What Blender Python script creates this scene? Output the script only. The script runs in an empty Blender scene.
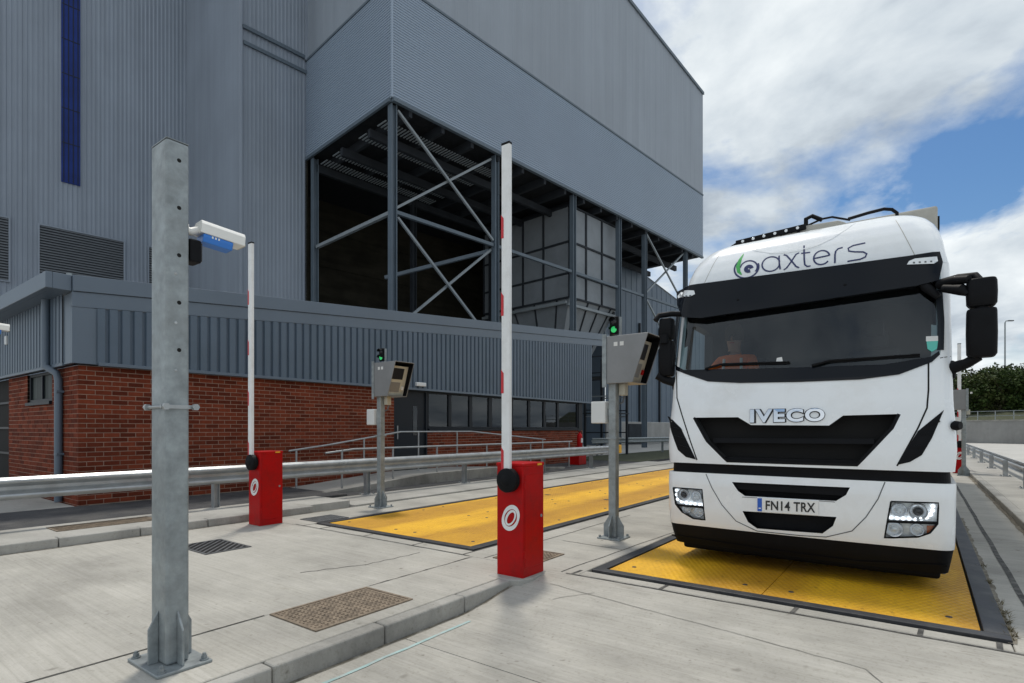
import bpy, bmesh, math, random
from mathutils import Vector, Matrix
random.seed(7)
SC = bpy.context.scene
COL = SC.collection

# ------------------------------------------------------------------ camera, sky, sun, exposure
FPX, HORIZON, EYE = 555.0, 429.0, 1.5
YAW = math.atan((923 - 512) / FPX)
cam = bpy.data.objects.new('camera', bpy.data.cameras.new('camera'))
COL.objects.link(cam)
cam.location = (0, 0, EYE)
cam.rotation_euler = (math.radians(90), 0, YAW)
cam.data.sensor_width = 36
cam.data.lens = FPX / 1024 * 36
cam.data.shift_y = (HORIZON - 341.5) / 1024
cam.data.clip_start = 0.05
cam.data.clip_end = 3000
SC.camera = cam

SUN_EL, SUN_AZ = math.radians(68), math.radians(320)      # azimuth clockwise from +Y
world = bpy.data.worlds.new('World'); SC.world = world; world.use_nodes = True
def build_world():
    nt = world.node_tree; N = nt.nodes; L = nt.links; N.clear()
    out = N.new('ShaderNodeOutputWorld'); bg = N.new('ShaderNodeBackground')
    bg.inputs['Strength'].default_value = 0.1
    sky = N.new('ShaderNodeTexSky'); sky.sky_type = 'NISHITA'; sky.sun_disc = False
    sky.sun_elevation = SUN_EL; sky.sun_rotation = SUN_AZ
    tc = N.new('ShaderNodeTexCoord'); sep = N.new('ShaderNodeSeparateXYZ')
    L.new(tc.outputs['Generated'], sep.inputs[0])
    def M(op, a, b=None, c=None):
        n = N.new('ShaderNodeMath'); n.operation = op
        for i, v in enumerate((a, b, c)):
            if v is None: continue
            if isinstance(v, (int, float)): n.inputs[i].default_value = v
            else: L.new(v, n.inputs[i])
        return n.outputs[0]
    zc = M('ADD', M('MAXIMUM', sep.outputs[2], 0.0), 0.22)
    cx = M('DIVIDE', sep.outputs[0], zc); cy = M('DIVIDE', sep.outputs[1], zc)
    cmb = N.new('ShaderNodeCombineXYZ'); L.new(cx, cmb.inputs[0]); L.new(cy, cmb.inputs[1])
    def noise(scale, detail, rough, off, dist=0.0):
        mp = N.new('ShaderNodeMapping'); mp.inputs['Location'].default_value = off
        L.new(cmb.outputs[0], mp.inputs[0])
        n = N.new('ShaderNodeTexNoise'); n.inputs['Scale'].default_value = scale
        n.inputs['Detail'].default_value = detail; n.inputs['Roughness'].default_value = rough
        n.inputs['Distortion'].default_value = dist
        L.new(mp.outputs[0], n.inputs['Vector']); return n.outputs['Fac']
    n1 = noise(1.15, 9, 0.56, CLOUD_OFF, 0.25); n2 = noise(1.7, 7, 0.55, (9.1, 2.2, 4.0), 0.2)
    ramp = N.new('ShaderNodeValToRGB'); L.new(n1, ramp.inputs[0])
    ramp.color_ramp.elements[0].position = CLOUD_LO; ramp.color_ramp.elements[0].color = (0, 0, 0, 1)
    ramp.color_ramp.elements[1].position = CLOUD_HI; ramp.color_ramp.elements[1].color = (1, 1, 1, 1)
    cr = N.new('ShaderNodeValToRGB'); L.new(n2, cr.inputs[0])
    e = cr.color_ramp.elements
    e[0].position = 0.30; e[0].color = (3.0, 3.6, 4.4, 1)
    e[1].position = 0.60; e[1].color = (9.4, 9.9, 10.1, 1)
    e2 = e.new(0.44); e2.color = (6.3, 7.0, 7.6, 1)
    hs = N.new('ShaderNodeMix'); hs.data_type = 'RGBA'
    hz = N.new('ShaderNodeMapRange'); hz.interpolation_type = 'SMOOTHSTEP'; L.new(sep.outputs[2], hz.inputs[0])
    hz.inputs[1].default_value = 0.02; hz.inputs[2].default_value = 0.22; hz.inputs[3].default_value = 1.0; hz.inputs[4].default_value = 0.0
    sat = N.new('ShaderNodeHueSaturation'); sat.inputs['Saturation'].default_value = 1.35; sat.inputs['Value'].default_value = 1.05; L.new(sky.outputs[0], sat.inputs['Color'])
    L.new(M('MAXIMUM', ramp.outputs[0], hz.outputs[0]), hs.inputs['Factor']); L.new(sat.outputs[0], hs.inputs['A']); L.new(cr.outputs[0], hs.inputs['B'])
    L.new(hs.outputs['Result'], bg.inputs['Color']); L.new(bg.outputs[0], out.inputs[0])
CLOUD_OFF, CLOUD_LO, CLOUD_HI = (4.5, 9.9, 0.0), 0.395, 0.49
build_world()

sun = bpy.data.objects.new('sun', bpy.data.lights.new('sun', 'SUN')); COL.objects.link(sun)
sun.data.energy = 2.2; sun.data.angle = math.radians(7); sun.data.color = (1.0, 0.94, 0.84)
sd = Vector((math.sin(SUN_AZ) * math.cos(SUN_EL), math.cos(SUN_AZ) * math.cos(SUN_EL), math.sin(SUN_EL)))
sun.rotation_euler = (-sd).to_track_quat('-Z', 'Y').to_euler()
vs = SC.view_settings
vs.view_transform = 'Standard'; vs.look = 'None'; vs.gamma = 1.0; vs.exposure = 0.0; vs.use_curve_mapping = False

# ------------------------------------------------------------------ pixels to places
RT = Vector((math.cos(YAW), math.sin(YAW), 0)); FW = Vector((-math.sin(YAW), math.cos(YAW), 0)); EYEP = Vector((0, 0, EYE))
def ray(x, y): return FW + RT * ((x - 512) / FPX) + Vector((0, 0, (HORIZON - y) / FPX))
def on_z(x, y, z=0.0): r = ray(x, y); return EYEP + r * ((z - EYE) / r.z)
def on_x(x, y, c): r = ray(x, y); return EYEP + r * (c / r.x)
def on_y(x, y, c): r = ray(x, y); return EYEP + r * (c / r.y)

# ------------------------------------------------------------------ materials
MATS = {}
def mat(name, col, rough=0.6, metal=0.0, var=0.0, vscale=3.0, bump=0.0, bscale=40.0, stretch=None,
        dirt=None, dirt_amt=0.0, dirt_scale=1.2, spec=0.5, coat=0.0, emit=None, estr=0.0, rvar=0.0, streak=0.0, coords='Object'):
    m = bpy.data.materials.new(name); m.use_nodes = True
    nt = m.node_tree; N = nt.nodes; L = nt.links
    b = N['Principled BSDF']
    b.inputs['Base Color'].default_value = (*col, 1); b.inputs['Roughness'].default_value = rough
    b.inputs['Metallic'].default_value = metal; b.inputs['Specular IOR Level'].default_value = spec
    b.inputs['Coat Weight'].default_value = coat
    b.inputs['Coat Roughness'].default_value = 0.06
    if emit: b.inputs['Emission Color'].default_value = (*emit, 1); b.inputs['Emission Strength'].default_value = estr
    if var or bump or dirt_amt or rvar or streak:
        tc = N.new('ShaderNodeTexCoord')
        src = tc.outputs[coords]
        if coords == 'World':
            pass
        def noise(scale, detail=6, st=None, rough_=0.6):
            n = N.new('ShaderNodeTexNoise'); n.inputs['Scale'].default_value = scale
            n.inputs['Detail'].default_value = detail; n.inputs['Roughness'].default_value = rough_
            if st:
                mp = N.new('ShaderNodeMapping'); mp.inputs['Scale'].default_value = st
                L.new(src, mp.inputs[0]); L.new(mp.outputs[0], n.inputs['Vector'])
            else: L.new(src, n.inputs['Vector'])
            return n.outputs['Fac']
        cur = None
        if var:
            r = N.new('ShaderNodeValToRGB'); L.new(noise(vscale), r.inputs[0])
            r.color_ramp.elements[0].position = 0.3; r.color_ramp.elements[1].position = 0.7
            r.color_ramp.elements[0].color = (*[c * (1 - var) for c in col], 1)
            r.color_ramp.elements[1].color = (*[min(1, c * (1 + var)) for c in col], 1)
            cur = r.outputs[0]
        if streak:
            mx = N.new('ShaderNodeMix'); mx.data_type = 'RGBA'; mx.blend_type = 'MULTIPLY'
            r = N.new('ShaderNodeValToRGB'); L.new(noise(1.0, 5, stretch or (1, 1, .1)), r.inputs[0])
            r.color_ramp.elements[0].position = 0.35; r.color_ramp.elements[1].position = 0.6
            r.color_ramp.elements[0].color = (1 - streak,) * 3 + (1,)
            mx.inputs['Factor'].default_value = 1
            if cur: L.new(cur, mx.inputs['A'])
            else: mx.inputs['A'].default_value = (*col, 1)
            L.new(r.outputs[0], mx.inputs['B']); cur = mx.outputs['Result']
        if dirt_amt:
            mx = N.new('ShaderNodeMix'); mx.data_type = 'RGBA'
            r = N.new('ShaderNodeValToRGB'); L.new(noise(dirt_scale, 9, None, 0.72), r.inputs[0])
            r.color_ramp.elements[0].position = 0.47; r.color_ramp.elements[1].position = 0.68
            r.color_ramp.elements[1].color = (dirt_amt,) * 3 + (1,)
            L.new(r.outputs[0], mx.inputs['Factor'])
            if cur: L.new(cur, mx.inputs['A'])
            else: mx.inputs['A'].default_value = (*col, 1)
            mx.inputs['B'].default_value = (*dirt, 1); cur = mx.outputs['Result']
        if cur: L.new(cur, b.inputs['Base Color'])
        if rvar:
            mr = N.new('ShaderNodeMapRange'); L.new(noise(vscale * 1.7), mr.inputs[0])
            mr.inputs[1].default_value = 0.3; mr.inputs[2].default_value = 0.7
            mr.inputs[3].default_value = max(0.02, rough - rvar); mr.inputs[4].default_value = min(1, rough + rvar)
            L.new(mr.outputs[0], b.inputs['Roughness'])
        if bump:
            bp = N.new('ShaderNodeBump'); bp.inputs['Strength'].default_value = bump; bp.inputs['Distance'].default_value = 0.01
            L.new(noise(bscale, 4, stretch if not streak else None), bp.inputs['Height']); L.new(bp.outputs[0], b.inputs['Normal'])
    MATS[name] = m
    return m

def concrete(name, col, broom=True, dirty=0.5):
    """pale broomed concrete: brush lines across the lane, blotches, dark specks and tyre grime"""
    m = bpy.data.materials.new(name); m.use_nodes = True
    nt = m.node_tree; N = nt.nodes; L = nt.links; b = N['Principled BSDF']
    b.inputs['Roughness'].default_value = 0.82; b.inputs['Specular IOR Level'].default_value = 0.35
    geo = N.new('ShaderNodeNewGeometry')
    def noise(scale, detail, st=(1, 1, 1), rough=0.6, rot=0.0):
        mp = N.new('ShaderNodeMapping'); mp.inputs['Scale'].default_value = st; mp.inputs['Rotation'].default_value = (0, 0, rot)
        L.new(geo.outputs['Position'], mp.inputs[0])
        n = N.new('ShaderNodeTexNoise'); n.inputs['Scale'].default_value = scale; n.inputs['Detail'].default_value = detail
        n.inputs['Roughness'].default_value = rough; L.new(mp.outputs[0], n.inputs['Vector']); return n.outputs['Fac']
    def ramp(src, a, bb, c0, c1):
        r = N.new('ShaderNodeValToRGB'); L.new(src, r.inputs[0])
        r.color_ramp.elements[0].position = a; r.color_ramp.elements[1].position = bb
        r.color_ramp.elements[0].color = (*c0, 1); r.color_ramp.elements[1].color = (*c1, 1); return r.outputs[0]
    def mult(a, bb, f=1.0):
        x = N.new('ShaderNodeMix'); x.data_type = 'RGBA'; x.blend_type = 'MULTIPLY'; x.inputs['Factor'].default_value = f
        L.new(a, x.inputs['A']); L.new(bb, x.inputs['B']); return x.outputs['Result']
    c = ramp(noise(0.9, 8), 0.3, 0.7, [v * 0.84 for v in col], [v * 1.1 for v in col])
    c = mult(c, ramp(noise(0.35, 9, (1, 1.6, 1), 0.7), 0.36, 0.55, (1 - 0.34 * dirty,) * 3, (1, 1, 1)))
    c = mult(c, ramp(noise(38, 3), 0.30, 0.46, (0.86, 0.85, 0.83), (1, 1, 1)))
    c = mult(c, ramp(noise(7, 10, (1, 1, 1), 0.8), 0.26, 0.36, (0.55, 0.53, 0.5), (1, 1, 1)))
    c = mult(c, ramp(noise(2.2, 10, (.35, 1.4, 1), 0.75, 0.2), 0.28, 0.40, (0.74, 0.72, 0.68), (1, 1, 1)))
    if broom:
        c = mult(c, ramp(noise(1.0, 4, (0.6, 42, 1), 0.7), 0.32, 0.6, (0.85, 0.85, 0.84), (1.0, 1.0, 1.0)))
        c = mult(c, ramp(noise(1.0, 5, (1.2, 11, 1), 0.7), 0.34, 0.6, (0.93, 0.93, 0.92), (1.0, 1.0, 1.0)))
    for sc, hi, dk in ((2.1, .055, .5), (7.0, .07, .6)):
        vo = N.new('ShaderNodeTexVoronoi'); vo.inputs['Scale'].default_value = sc; vo.inputs['Randomness'].default_value = 1.0
        nz = N.new('ShaderNodeVectorMath'); nz.operation = 'MULTIPLY_ADD'; nz.inputs[1].default_value = (.12, .12, 0)
        tn = N.new('ShaderNodeTexNoise'); tn.inputs['Scale'].default_value = 6; tn.inputs['Detail'].default_value = 4; L.new(geo.outputs['Position'], tn.inputs['Vector'])
        L.new(tn.outputs['Color'], nz.inputs[0]); L.new(geo.outputs['Position'], nz.inputs[2]); L.new(nz.outputs[0], vo.inputs['Vector'])
        c = mult(c, ramp(vo.outputs['Distance'], hi * .5, hi * 1.5, (dk, dk * .97, dk * .93), (1, 1, 1)), .8)
    L.new(c, b.inputs['Base Color'])
    bp = N.new('ShaderNodeBump'); bp.inputs['Strength'].default_value = 0.35; bp.inputs['Distance'].default_value = 0.006
    L.new(noise(1.0, 5, (3, 90, 1) if broom else (60, 60, 60)), bp.inputs['Height']); L.new(bp.outputs[0], b.inputs['Normal'])
    MATS[name] = m
    return m

concrete('concrete', (0.475, 0.458, 0.415), True, 0.85); concrete('concrete_plain', (0.40, 0.39, 0.36), False, 0.8)
concrete('kerb_stone', (0.40, 0.39, 0.36), False, 1.3); concrete('concrete_far', (0.50, 0.49, 0.46), False, 0.3)
mat('asphalt', (0.045, 0.046, 0.05), 0.85, var=0.3, vscale=2.5, bump=0.7, bscale=120, dirt=(0.13, 0.125, 0.115), dirt_amt=0.5, dirt_scale=1.5)
mat('soil', (0.12, 0.115, 0.10), 0.95, var=0.3, vscale=1.5, bump=0.5, bscale=60)
mat('sealant', (0.05, 0.048, 0.045), 0.8, var=0.4, vscale=6, dirt=(0.3, 0.29, 0.26), dirt_amt=0.6, dirt_scale=9)
mat('cyan_line', (0.33, 0.47, 0.46), 0.8, var=0.2, vscale=5, dirt=(0.42, 0.42, 0.4), dirt_amt=0.95, dirt_scale=7)
mat('white_line', (0.60, 0.60, 0.57), 0.8, var=0.1, vscale=5, dirt=(0.40, 0.39, 0.36), dirt_amt=0.95, dirt_scale=6)
mat('rubber', (0.018, 0.02, 0.026), 0.55, var=0.3, vscale=4, bump=0.2, bscale=30, dirt=(0.10, 0.097, 0.09), dirt_amt=0.5, dirt_scale=3)
mat('galv', (0.275, 0.305, 0.315), 0.5, 0.35, var=0.28, vscale=9, bump=0.05, bscale=25, dirt=(0.24, 0.255, 0.255), dirt_amt=0.55, dirt_scale=4, rvar=0.12)
mat('galv_dark', (0.26, 0.29, 0.305), 0.5, 0.35, var=0.2, vscale=4, dirt=(0.17, 0.18, 0.18), dirt_amt=0.5, dirt_scale=3)
mat('galv_bright', (0.39, 0.41, 0.42), 0.42, 0.6, var=0.2, vscale=4, dirt=(0.36, 0.36, 0.35), dirt_amt=0.6, dirt_scale=3.5, rvar=0.1)
mat('red_paint', (0.42, 0.003, 0.004), 0.4, spec=0.16, var=0.12, vscale=2, dirt=(0.17, 0.012, 0.012), dirt_amt=0.6, dirt_scale=3.5, bump=0.03, bscale=60)
mat('red_tape', (0.55, 0.02, 0.03), 0.45, var=0.1)
mat('white_paint', (0.78, 0.79, 0.79), 0.4, var=0.05, vscale=2, dirt=(0.5, 0.49, 0.46), dirt_amt=0.4, dirt_scale=3)
mat('black_plastic', (0.006, 0.0065, 0.008), 0.55, spec=0.13, var=0.2, vscale=6, bump=0.06, bscale=160)
mat('black_gloss', (0.007, 0.009, 0.013), 0.12, spec=0.2)
mat('black_void', (0.004, 0.004, 0.004), 0.9)
mat('truck_white', (0.84, 0.87, 0.89), 0.24, coat=0.4, var=0.03, vscale=1.0, dirt=(0.68, 0.68, 0.66), dirt_amt=0.5, dirt_scale=1.1, rvar=.08)
mat('truck_grey', (0.42, 0.41, 0.37), 0.5, var=0.15, vscale=2, dirt=(0.3, 0.29, 0.25), dirt_amt=0.6)
mat('chrome', (0.80, 0.81, 0.83), 0.10, 1.0)
mat('lamp_silver', (0.80, 0.82, 0.83), 0.25, 0.1, var=0.2, vscale=14)
mat('lamp_bowl', (0.85, 0.86, 0.88), 0.18, 0.55)
mat('lamp_lens', (0.75, 0.78, 0.80), 0.08, 0.2, coat=1.0)
mat('drl', (0.9, 0.92, 0.95), 0.2, emit=(0.9, 0.95, 1.0), estr=1.3)
mat('amber', (0.5, 0.12, 0.03), 0.2, coat=1.0)
mat('navy_ink', (0.015, 0.025, 0.11), 0.4); mat('green_ink', (0.06, 0.42, 0.09), 0.4)
mat('plate_white', (0.80, 0.81, 0.80), 0.35); mat('plate_blue', (0.02, 0.11, 0.52), 0.35); mat('ink_black', (0.012, 0.012, 0.012), 0.5)
mat('sticker_teal', (0.10, 0.50, 0.42), 0.4); mat('paper', (0.7, 0.7, 0.68), 0.7)
mat('cab_inside', (0.022, 0.025, 0.028), 0.8, var=0.2); mat('seat_cloth', (0.03, 0.033, 0.04), 0.9, var=0.2)
mat('hivis', (1.0, 0.20, 0.02), 0.8); mat('skin', (0.45, 0.25, 0.18), 0.6); mat('hair', (0.05, 0.03, 0.02), 0.8); mat('silver_tape', (0.7, 0.7, 0.68), 0.4)
mat('clad_low', (0.103, 0.138, 0.182), 0.42, 0.0, var=0.07, vscale=0.8, dirt=(0.085, 0.12, 0.15), dirt_amt=0.5, dirt_scale=0.9, spec=.3)
mat('clad_trim', (0.112, 0.147, 0.19), 0.42, 0.0, var=0.05, vscale=0.8)
mat('clad_high', (0.252, 0.293, 0.352), 0.45, var=0.07, vscale=0.3, streak=0.13, stretch=(1.5, 1.5, .08))
mat('clad_band', (0.268, 0.333, 0.418), 0.42, var=0.03, vscale=0.3)
mat('clad_top', (0.25, 0.286, 0.332), 0.48, var=0.05, vscale=0.2, streak=0.1, stretch=(1.2, 1.2, .06))
mat('steel_frame', (0.09, 0.12, 0.15), 0.5, var=0.1, vscale=1.2)
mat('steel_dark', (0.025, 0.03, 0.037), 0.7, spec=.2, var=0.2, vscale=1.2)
mat('steel_light', (0.21, 0.24, 0.26), 0.5, var=0.12, vscale=1.0)
mat('hopper_panel', (0.20, 0.225, 0.25), 0.55, var=0.08, vscale=0.6, dirt=(0.13, 0.145, 0.16), dirt_amt=0.5, dirt_scale=0.7)
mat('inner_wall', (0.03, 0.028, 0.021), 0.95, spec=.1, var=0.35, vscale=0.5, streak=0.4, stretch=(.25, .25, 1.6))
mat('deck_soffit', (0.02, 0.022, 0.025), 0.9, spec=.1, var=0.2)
mat('blue_glazing', (0.008, 0.028, 0.17), 0.3, spec=.2, var=0.25, vscale=0.7)
mat('louvre', (0.15, 0.165, 0.18), 0.55, var=0.1)
mat('frame_dark', (0.012, 0.016, 0.022), 0.45, spec=.25)
mat('room_wall', (0.17, 0.175, 0.165), 0.8, var=0.1); mat('room_floor', (0.12, 0.11, 0.10), 0.8)
mat('cable_grey', (0.10, 0.11, 0.12), 0.5); mat('reader_beige', (0.48, 0.46, 0.38), 0.5, var=0.08, dirt=(0.33, 0.30, 0.22), dirt_amt=0.6, dirt_scale=8)
mat('reader_grey', (0.235, 0.24, 0.245), 0.45, 0.3, var=0.08, vscale=2, dirt=(0.18, 0.18, 0.18), dirt_amt=0.4)
mat('screen', (0.012, 0.014, 0.02), 0.35, spec=.2)
mat('cabinet_white', (0.66, 0.68, 0.68), 0.45, var=0.04)
mat('lamp_green', (0.02, 0.5, 0.12), 0.3, emit=(0.06, 0.75, 0.22), estr=0.45)
mat('cctv_white', (0.78, 0.78, 0.75), 0.4, var=0.03); mat('cctv_blue', (0.03, 0.19, 0.62), 0.35, var=0.05)
mat('yellow_cap', (0.70, 0.38, 0.02), 0.5, var=0.15); mat('brick_rust', (0.21, 0.165, 0.12), 0.8, var=0.4, vscale=10, bump=0.6, bscale=60)
mat('grate_iron', (0.13, 0.135, 0.14), 0.6, 0.4, var=0.3, vscale=8)
mat('mortar', (0.33, 0.235, 0.18), 0.95, var=0.2, vscale=4, bump=0.4, bscale=90)
mat('bark', (0.09, 0.065, 0.045), 0.9, var=0.3, vscale=4)
mat('wall_grey', (0.33, 0.33, 0.32), 0.85, var=0.12, vscale=0.6, streak=0.2, stretch=(.5, .5, .08), dirt=(0.2, 0.2, 0.19), dirt_amt=0.4, dirt_scale=0.8)
mat('grass', (0.055, 0.062, 0.03), 0.9, var=0.4, vscale=3)
mat('tyre', (0.018, 0.018, 0.019), 0.8, var=0.2, bump=0.3, bscale=30)
mat('lens_dark', (0.02, 0.02, 0.025), 0.05)

def random_mat(name, c0, c1, rough, bump=0.0, noise_scale=8):
    """colour differs from object to object (bricks) or island to island (leaves)"""
    m = bpy.data.materials.new(name); m.use_nodes = True
    N = m.node_tree.nodes; L = m.node_tree.links; b = N['Principled BSDF']; b.inputs['Roughness'].default_value = rough; b.inputs['Specular IOR Level'].default_value = 0.15
    geo = N.new('ShaderNodeNewGeometry'); oi = N.new('ShaderNodeObjectInfo')
    ad = N.new('ShaderNodeMath'); ad.operation = 'ADD'
    L.new(geo.outputs['Random Per Island'], ad.inputs[0]); L.new(oi.outputs['Random'], ad.inputs[1])
    fr = N.new('ShaderNodeMath'); fr.operation = 'FRACT'; L.new(ad.outputs[0], fr.inputs[0])
    r = N.new('ShaderNodeValToRGB'); L.new(fr.outputs[0], r.inputs[0])
    r.color_ramp.elements[0].color = (*c0, 1); r.color_ramp.elements[1].color = (*c1, 1)
    n = N.new('ShaderNodeTexNoise'); n.inputs['Scale'].default_value = noise_scale; n.inputs['Detail'].default_value = 5
    L.new(geo.outputs['Position'], n.inputs['Vector'])
    mx = N.new('ShaderNodeMix'); mx.data_type = 'RGBA'; mx.blend_type = 'MULTIPLY'; mx.inputs['Factor'].default_value = 0.55
    L.new(r.outputs[0], mx.inputs['A']); L.new(n.outputs['Fac'], mx.inputs['B'])
    L.new(mx.outputs['Result'], b.inputs['Base Color'])
    if bump:
        bp = N.new('ShaderNodeBump'); bp.inputs['Strength'].default_value = bump; bp.inputs['Distance'].default_value = 0.01
        L.new(n.outputs['Fac'], bp.inputs['Height']); L.new(bp.outputs[0], b.inputs['Normal'])
    MATS[name] = m
    return m
random_mat('brick', (0.135, 0.028, 0.014), (0.29, 0.064, 0.030), 0.9, 0.4, 14)
lf = random_mat('leaf', (0.025, 0.05, 0.014), (0.085, 0.13, 0.03), 0.6, 0, 0.5)
random_mat('leaf_olive', (0.04, 0.055, 0.018), (0.10, 0.125, 0.035), 0.6, 0, 0.5)

def deck_yellow():
    m = bpy.data.materials.new('deck_yellow'); m.use_nodes = True
    N = m.node_tree.nodes; L = m.node_tree.links; b = N['Principled BSDF']; b.inputs['Roughness'].default_value = 0.62
    geo = N.new('ShaderNodeNewGeometry')
    def noise(scale, detail, st=(1, 1, 1), rough=0.65):
        mp = N.new('ShaderNodeMapping'); mp.inputs['Scale'].default_value = st; L.new(geo.outputs['Position'], mp.inputs[0])
        n = N.new('ShaderNodeTexNoise'); n.inputs['Scale'].default_value = scale; n.inputs['Detail'].default_value = detail
        n.inputs['Roughness'].default_value = rough; L.new(mp.outputs[0], n.inputs['Vector']); return n.outputs['Fac']
    def ramp(src, a, bb, c0, c1):
        r = N.new('ShaderNodeValToRGB'); L.new(src, r.inputs[0])
        r.color_ramp.elements[0].position = a; r.color_ramp.elements[1].position = bb
        r.color_ramp.elements[0].color = (*c0, 1); r.color_ramp.elements[1].color = (*c1, 1); return r.outputs[0]
    def mult(a, bb, f=1.0):
        x = N.new('ShaderNodeMix'); x.data_type = 'RGBA'; x.blend_type = 'MULTIPLY'; x.inputs['Factor'].default_value = f
        L.new(a, x.inputs['A']); L.new(bb, x.inputs['B']); return x.outputs['Result']
    c = ramp(noise(1.1, 7), 0.3, 0.7, (0.70, 0.37, 0.010), (0.86, 0.48, 0.010))
    c = mult(c, ramp(noise(0.7, 9, (1, .25, 1), 0.75), 0.30, 0.55, (0.74, 0.69, 0.64), (1, 1, 1)))
    c = mult(c, ramp(noise(9, 8, (1, .6, 1), 0.8), 0.30, 0.42, (0.40, 0.36, 0.33), (1, 1, 1)))
    c = mult(c, ramp(noise(30, 3), 0.3, 0.5, (0.85, 0.82, 0.8), (1, 1, 1)))
    sx = N.new('ShaderNodeSeparateXYZ'); L.new(geo.outputs['Position'], sx.inputs[0])
    w1 = N.new('ShaderNodeMath'); w1.operation = 'PINGPONG'; w1.inputs[1].default_value = .955     # distance from a wheel path
    ad = N.new('ShaderNodeMath'); ad.operation = 'ADD'; ad.inputs[1].default_value = 6.08 + .955 * 6; L.new(sx.outputs[0], ad.inputs[0]); L.new(ad.outputs[0], w1.inputs[0])
    wn = N.new('ShaderNodeMath'); wn.operation = 'MULTIPLY_ADD'; wn.inputs[1].default_value = .75; L.new(noise(2.5, 8, (1, .18, 1), .75), wn.inputs[0]); L.new(w1.outputs[0], wn.inputs[2])
    c = mult(c, ramp(wn.outputs[0], .72, 1.08, (1, 1, 1), (.72, .67, .62)))
    L.new(c, b.inputs['Base Color'])
    # chequer-plate bars
    sp = N.new('ShaderNodeSeparateXYZ'); L.new(geo.outputs['Position'], sp.inputs[0])
    def sine(sock, k):
        a = N.new('ShaderNodeMath'); a.operation = 'MULTIPLY'; a.inputs[1].default_value = k; L.new(sock, a.inputs[0])
        s = N.new('ShaderNodeMath'); s.operation = 'SINE'; L.new(a.outputs[0], s.inputs[0]); return s.outputs[0]
    ml = N.new('ShaderNodeMath'); ml.operation = 'MULTIPLY'; L.new(sine(sp.outputs[0], 105), ml.inputs[0]); L.new(sine(sp.outputs[1], 60), ml.inputs[1])
    bp = N.new('ShaderNodeBump'); bp.inputs['Strength'].default_value = 0.6; bp.inputs['Distance'].default_value = 0.006
    L.new(ml.outputs[0], bp.inputs['Height']); L.new(bp.outputs[0], b.inputs['Normal'])
    MATS['deck_yellow'] = m
deck_yellow()

def glass_mat(name, tint, ior=1.5, rough=0.01):
    m = bpy.data.materials.new(name); m.use_nodes = True
    N = m.node_tree.nodes; L = m.node_tree.links; N.clear()
    o = N.new('ShaderNodeOutputMaterial'); mx = N.new('ShaderNodeMixShader'); fr = N.new('ShaderNodeFresnel'); fr.inputs['IOR'].default_value = ior
    t = N.new('ShaderNodeBsdfTransparent'); t.inputs[0].default_value = (*tint, 1)
    g = N.new('ShaderNodeBsdfGlossy'); g.inputs['Roughness'].default_value = rough; g.inputs['Color'].default_value = (0.9, 0.95, 1, 1)
    L.new(fr.outputs[0], mx.inputs[0]); L.new(t.outputs[0], mx.inputs[1]); L.new(g.outputs[0], mx.inputs[2]); L.new(mx.outputs[0], o.inputs[0])
    MATS[name] = m
glass_mat('windscreen_glass', (0.48, 0.56, 0.57), 1.62)
glass_mat('window_glass', (0.42, 0.46, 0.46), 1.55); mat('frosted', (0.055, 0.07, 0.068), .5, spec=.15, streak=.5, stretch=(9, 9, .3))

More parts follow.
